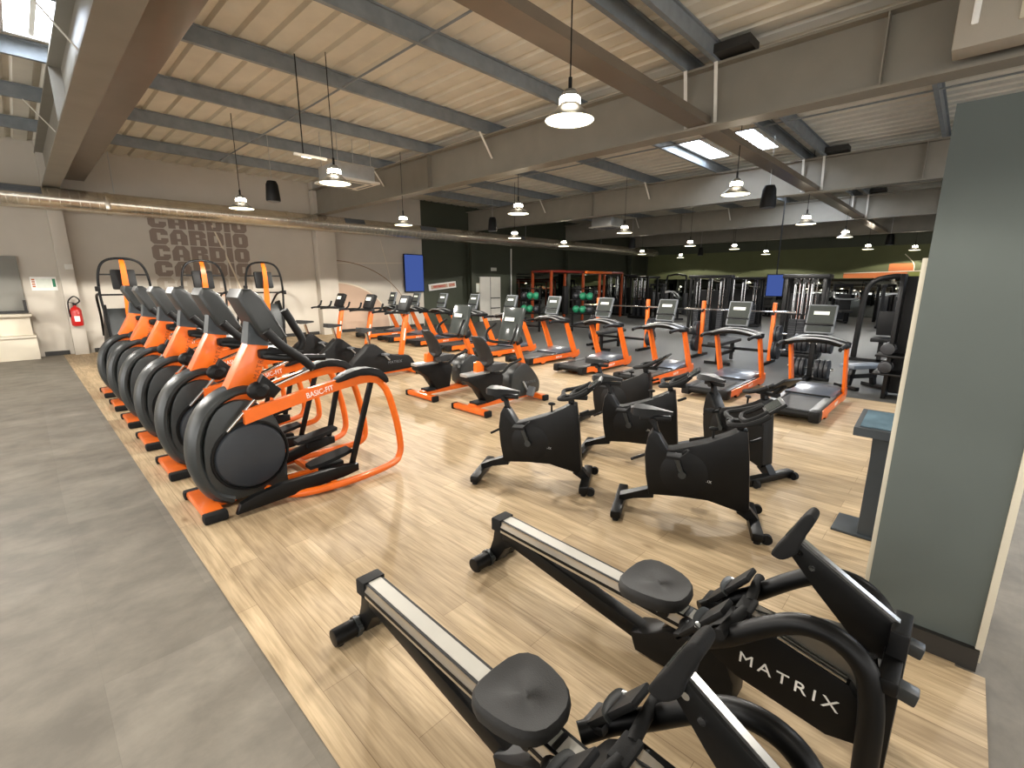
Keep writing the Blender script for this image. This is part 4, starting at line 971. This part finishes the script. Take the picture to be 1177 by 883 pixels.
line([(9.0, 3.1), (9.3, 1.9), (9.55, .3)], 'r_muralline')
line([(3.92, 3.15), (4.43, 1.52), (4.7, .2)], 'r_muralline', .06)
line([(7.25, 3.1), (7.25, .1)], 'r_muralbrown')
# mural on the end wall above the mirror
mu2 = thing('end_wall_mural', 'orange and green mural with cream lines above the end mirror', 'mural', (X1-.024, 0, 0))
MB().box((0, 3.3, 1.98), (.006, 2.4, .26)).build('orange_field', 'r_muralorange', mu2); MB().box((0, 1.3, 1.98), (.006, 1.6, .26)).build('green_field', 'r_muralgreen', mu2)
MB().box((0, 2.35, 2.32), (.006, .9, .34)).build('orange_field', 'r_muralorange', mu2)
MB().tube([(-.005, 4.5, 2.08), (-.005, 2.6, 2.13), (-.005, .6, 2.18)], .004, n=4, k=4, rh=.025, up=(0, 0, 1)).build('line', 'r_muralline', mu2)
MB().tube([(-.005, 1.9, 2.13), (-.005, 1.95, 2.5), (-.005, 2.3, 2.9)], .004, n=4, k=4, rh=.025, up=(0, 1, 0)).build('line', 'r_muralline', mu2)
MB().tube([(-.005, .62, 1.86), (-.005, .62, 2.9)], .004, n=4, k=4, rh=.025, up=(0, 1, 0)).build('line', 'r_muralline', mu2)
# ------------------------------------------------------------------ pendants
def make_lamp():
    t = thing('pendant_lamp', '', 'pendant lamp')
    s = MB(); s.lathe([(.06, .20), (.075, .185), (.082, .15), (.088, .12), (.10, .10), (.14, .065), (.185, .03), (.215, 0), (.208, 0), (.18, .024), (.13, .056), (.09, .095)], n=40); s.build('shade', 'r_lampmetal', t)
    MB().lathe([(.0, .012), (.10, .010), (.203, .004)], n=40).build('diffuser', 'glow', t)
    MB().lathe([(.078, .125), (.088, .127), (.084, .175), (.066, .19)], n=32).build('collar', 'glow2', t)
    MB().lathe([(0, .235), (.045, .235), (.066, .21), (.066, .188), (0, .188)], n=24).build('cap', 'r_lampmetal', t)
    MB().cyl((0, 0, .23), (0, 0, .33), .016, n=8).build('ferrule', 'black', t)
    MB().cyl((0, 0, .30), (0, 0, 4.59-2.98), .006, n=6).build('cable', 'black', t)
    return t
lp0 = None
def lamp_light(x, y, z, e):
    l = bpy.data.lights.new('lamp_light', 'SPOT'); l.energy = e; l.color = (1, .95, .87); l.spot_size = R(155); l.spot_blend = .05; l.shadow_soft_size = .08
    # wide-beam photometry of a bell reflector: more light towards the rim of the cone than straight down
    l.use_nodes = True; nt = l.node_tree; em = nt.nodes['Emission']
    ge = nt.nodes.new('ShaderNodeNewGeometry'); sx = nt.nodes.new('ShaderNodeSeparateXYZ'); nt.links.new(ge.outputs['Incoming'], sx.inputs[0])
    ab = nt.nodes.new('ShaderNodeMath'); ab.operation = 'ABSOLUTE'; nt.links.new(sx.outputs['Z'], ab.inputs[0])
    mr = nt.nodes.new('ShaderNodeMapRange'); mr.inputs['From Min'].default_value = .2; mr.inputs['From Max'].default_value = .55
    mr.inputs['To Min'].default_value = 4.6; mr.inputs['To Max'].default_value = .8
    nt.links.new(ab.outputs[0], mr.inputs['Value']); nt.links.new(mr.outputs[0], em.inputs['Strength'])
    o = bpy.data.objects.new('lamp_light', l); o.location = (x, y, z-.10); COL.objects.link(o)
LZ = 2.98
LAMPS = [(655, 141), (385, 211), (277, 240), (464, 259), (845, 224), (596, 246), (592, 274), (718, 268), (926, 258), (971, 273), (793, 283), (738, 293), (783, 297), (845, 287), (997, 287), (883, 295), (1015, 293), (636, 281)]
POS = [(3.45, 2.64), (3.27, 6.52), (3.12, 9.93), (6.63, 9.95), (7.96, 2.83), (7.15, 6.69), (10.9, 10.35), (11.87, 7.09), (13.05, 2.98), (17.6, 2.94), (17.75, 7.78), (21.4, 11.75), (25.8, 11.8), (20.7, 7.2), (24.6, 3.25), (25.6, 7.4), (26.6, 1.9), (14.6, 11.3)]
LL = ['nearest and largest pendant lamp, above the middle of the wood floor', 'pendant lamp hanging in front of the white ceiling cassette', 'pendant lamp closest to the beige wall, before the silver duct', 'pendant lamp near the duct right of the first main rafter', 'pendant lamp hanging below the two bright rooflights', 'pendant lamp beneath the second rafter, above the treadmills',
      'pendant lamp by the duct over the mirrored far wall', 'pendant lamp right of the flat white ceiling panel', 'pendant lamp beside the dark blue hanging speaker', 'pendant lamp over the seated press, below the tie beam', 'pendant lamp over the first black cable tower', 'small pendant lamp over the orange rig', 'small pendant lamp next to the black speaker by the end wall', 'small pendant lamp above the arched machine', 'pendant lamp next to last on the right before the partition', 'small pendant lamp above the hanging blue screen', 'rightmost pendant lamp, over the end wall mural', 'small pendant lamp over the ball racks']
for i, ((x, y), lb) in enumerate(zip(POS, LL)):
    if i == 0:
        lp0 = make_lamp(); lp0.location = (x, y, LZ); lp0['label'] = lb; lp0['group'] = 'pendant lamps'
    else: dup(lp0, (x, y, LZ), None, lb, 'pendant lamps')
    lamp_light(x, y, LZ, 112 if x < 9.5 else 36)
# unseen spots without fixtures, added around the camera to extend the lamp light
for i, (x, y) in enumerate(((-.6, 2.7), (-.8, 6.6), (-.9, 10.2), (3.4, -1.4), (-.6, -1.4), (7.8, -1.4), (-4.5, 2.7), (-4.5, 6.6), (-4.5, 10.2))):
    lamp_light(x, y, LZ, 95 if i < 3 else (55 if x > 3 else 26))

# ------------------------------------------------------------------ duct along the far wall
YD, ZD, RD = 14.52, 3.405, .235
t = thing('ventilation_duct', 'long silver spiral duct running under the roof along the far wall', 'duct', (0, YD, ZD))
pr = []; x = X0
while x < X1: pr += [(RD, x), (RD, x+.138), (RD+.004, x+.142), (RD+.004, x+.152), (RD, x+.156)]; x += .16
MB().lathe(pr, (0, 0, 0), 'x', 32).build('spiral_pipe', 'r_duct', t, 12)
for x in (1.75, 5.7, 12., 18., 24.): MB().lathe([(RD, -.05), (RD+.016, -.045), (RD+.016, .045), (RD, .05)], (x, 0, 0), 'x', 32).build('joint_band', 'r_duct', t)
for x in (.35, 7.75, 10.6, 15.4):
    g = MB(); g.box((x, -RD*.80, .12), (.66, .06, .16), rot=(R(-35), 0, 0), bev=.004)
    for i in range(5): g.box((x, -RD*.80-.028-.004, .12-.06+.03*i), (.62, .02, .008))
    g.build('vent_grille', 'grey', t)
for x in (1.9, 9.5, 16, 22): MB().cyl((x, 0, RD), (x, 0, 4.55-ZD), .008, n=6).build('hanger', 'silver', t)
MB().box((1.72, -RD-.02, -.02), (.10, .10, .30), bev=.03).build('damper_box', 'r_duct', t)

# ------------------------------------------------------------------ hanging loudspeakers
def make_speaker():
    t = thing('hanging_speaker', '', 'loudspeaker')
    c = MB(); c.lathe([(0, -.20), (.13, -.20), (.14, -.17), (.115, .12), (.085, .19), (0, .20)], n=24); c.build('cabinet', 'black', t)
    MB().lathe([(0, -.206), (.12, -.206), (.125, -.198)], n=24).build('grille', 'grey', t)
    MB().cyl((0, 0, .19), (0, 0, 1.05), .005, n=6).build('cable', 'silver', t)
    return t
s0 = make_speaker(); GSP = 'hanging black loudspeakers'
for i, (x, y, z, lb) in enumerate(((3.95, 10.6, 3.48, 'black hanging loudspeaker against the beige wall above the stair climbers'), (10.0, 2.95, 3.22, 'blue-lit black loudspeaker hanging under the tie beam by the rooflights'), (10.2, 10.6, 3.36, 'black hanging loudspeaker beneath the second rafter at the far wall'), (17.2, 9.9, 3.18, 'small black loudspeaker between the far pendant lamps'), (24.6, 10.2, 3.2, 'farthest black loudspeaker, near the end wall'), (22.5, 2.35, 3.2, 'black loudspeaker between the two rightmost pendant lamps'))):
    if i == 0: s0.location = (x, y, z); s0['label'] = lb; s0['group'] = GSP
    else: dup(s0, (x, y, z), None, lb, GSP)

# ------------------------------------------------------------------ ceiling cassettes and units
def cassette(loc, label):
    t = thing('ceiling_cassette', label, 'air conditioner', loc, 0, 'white ceiling cassettes')
    MB().box((0, 0, .16), (.80, .80, .28), bev=.01).build('body', 'silver', t)
    p = MB(); p.box((0, 0, 0), (.95, .95, .045), bev=.015); pn = p.build('fascia', 'r_white', t)
    MB().box((0, 0, -.024), (.5, .5, .006)).build('grille', 'grey', pn)
    for a in range(4):
        MB().box((.38*math.cos(a*PI/2), .38*math.sin(a*PI/2), -.024), (.05 if a % 2 == 0 else .6, .6 if a % 2 == 0 else .05, .008)).build('louvre', 'grey', pn)
    for sx in (-.35, .35):
        for sy in (-.35, .35): MB().cyl((sx, sy, .3), (sx, sy, 4.58-loc[2]), .006, n=6).build('hanger_rod', 'silver', t)
    return t
cassette((5.0, 9.45, 3.62), 'white ceiling cassette hanging behind the second nearest pendant lamp')
cassette((14.9, 9.6, 3.55), 'flat white ceiling cassette below the second rafter')
t = thing('air_conditioner', 'white air conditioning unit on the rafter at the top right corner', 'air conditioner', (6.28, .02, 3.72))
MB().box((.14, -.05, .32), (.30, .94, .64), bev=.02).build('casing', 'r_unit', t)
MB().box((-.015, -.22, .29), (.02, .46, .34), bev=.004).build('grille', 'r_paneledge', t)
MB().box((-.02, .29, .28), (.03, .05, .22), bev=.012).build('handle', 'white', t)
MB().box((-.012, -.2, .545), (.012, .50, .025)).build('slot', 'black', t)
# small track spotlights
t = thing('track_light', 'short white strip light hanging under the purlins, left of the pendant lamps', 'strip light', (3.12, 6.88, 3.36))
MB().box((0, 0, 0), (.46, .05, .035), bev=.006).build('channel', 'r_white', t)
MB().box((-.06, 0, -.02), (.12, .03, .008)).build('diffuser', 'glow', t)
for x in (-.1,): MB().cyl((x, 0, .01), (x, 0, 1.245), .008, n=6).build('cable', 'black', t)
# bundle boxes on top of the second purlin pair (junction boxes at the ridge)
# ------------------------------------------------------------------ world and camera
w = bpy.data.worlds.new('World'); SC.world = w; w.use_nodes = True
nt = w.node_tree; bg = nt.nodes['Background']
bg.inputs['Color'].default_value = (1.0, .985, .965, 1); bg.inputs['Strength'].default_value = 2.6
F = 536.0; PITCH = 12.3
XR = math.atan((1115-588.5)*math.cos(R(PITCH))/F)
cd = bpy.data.cameras.new('Camera'); cam = bpy.data.objects.new('Camera', cd); COL.objects.link(cam)
cd.sensor_fit = 'HORIZONTAL'; cd.sensor_width = 36; cd.lens = 36*F/1177; cd.clip_start = .05; cd.clip_end = 200
cam.location = (0, 0, 1.65); cam.rotation_euler = (R(90-PITCH), 0, XR-R(90))
SC.camera = cam
SC.view_settings.view_transform = 'Standard'; SC.view_settings.look = 'None'; SC.view_settings.gamma = 1; SC.view_settings.exposure = 1.0
SC.view_settings.use_curve_mapping = False
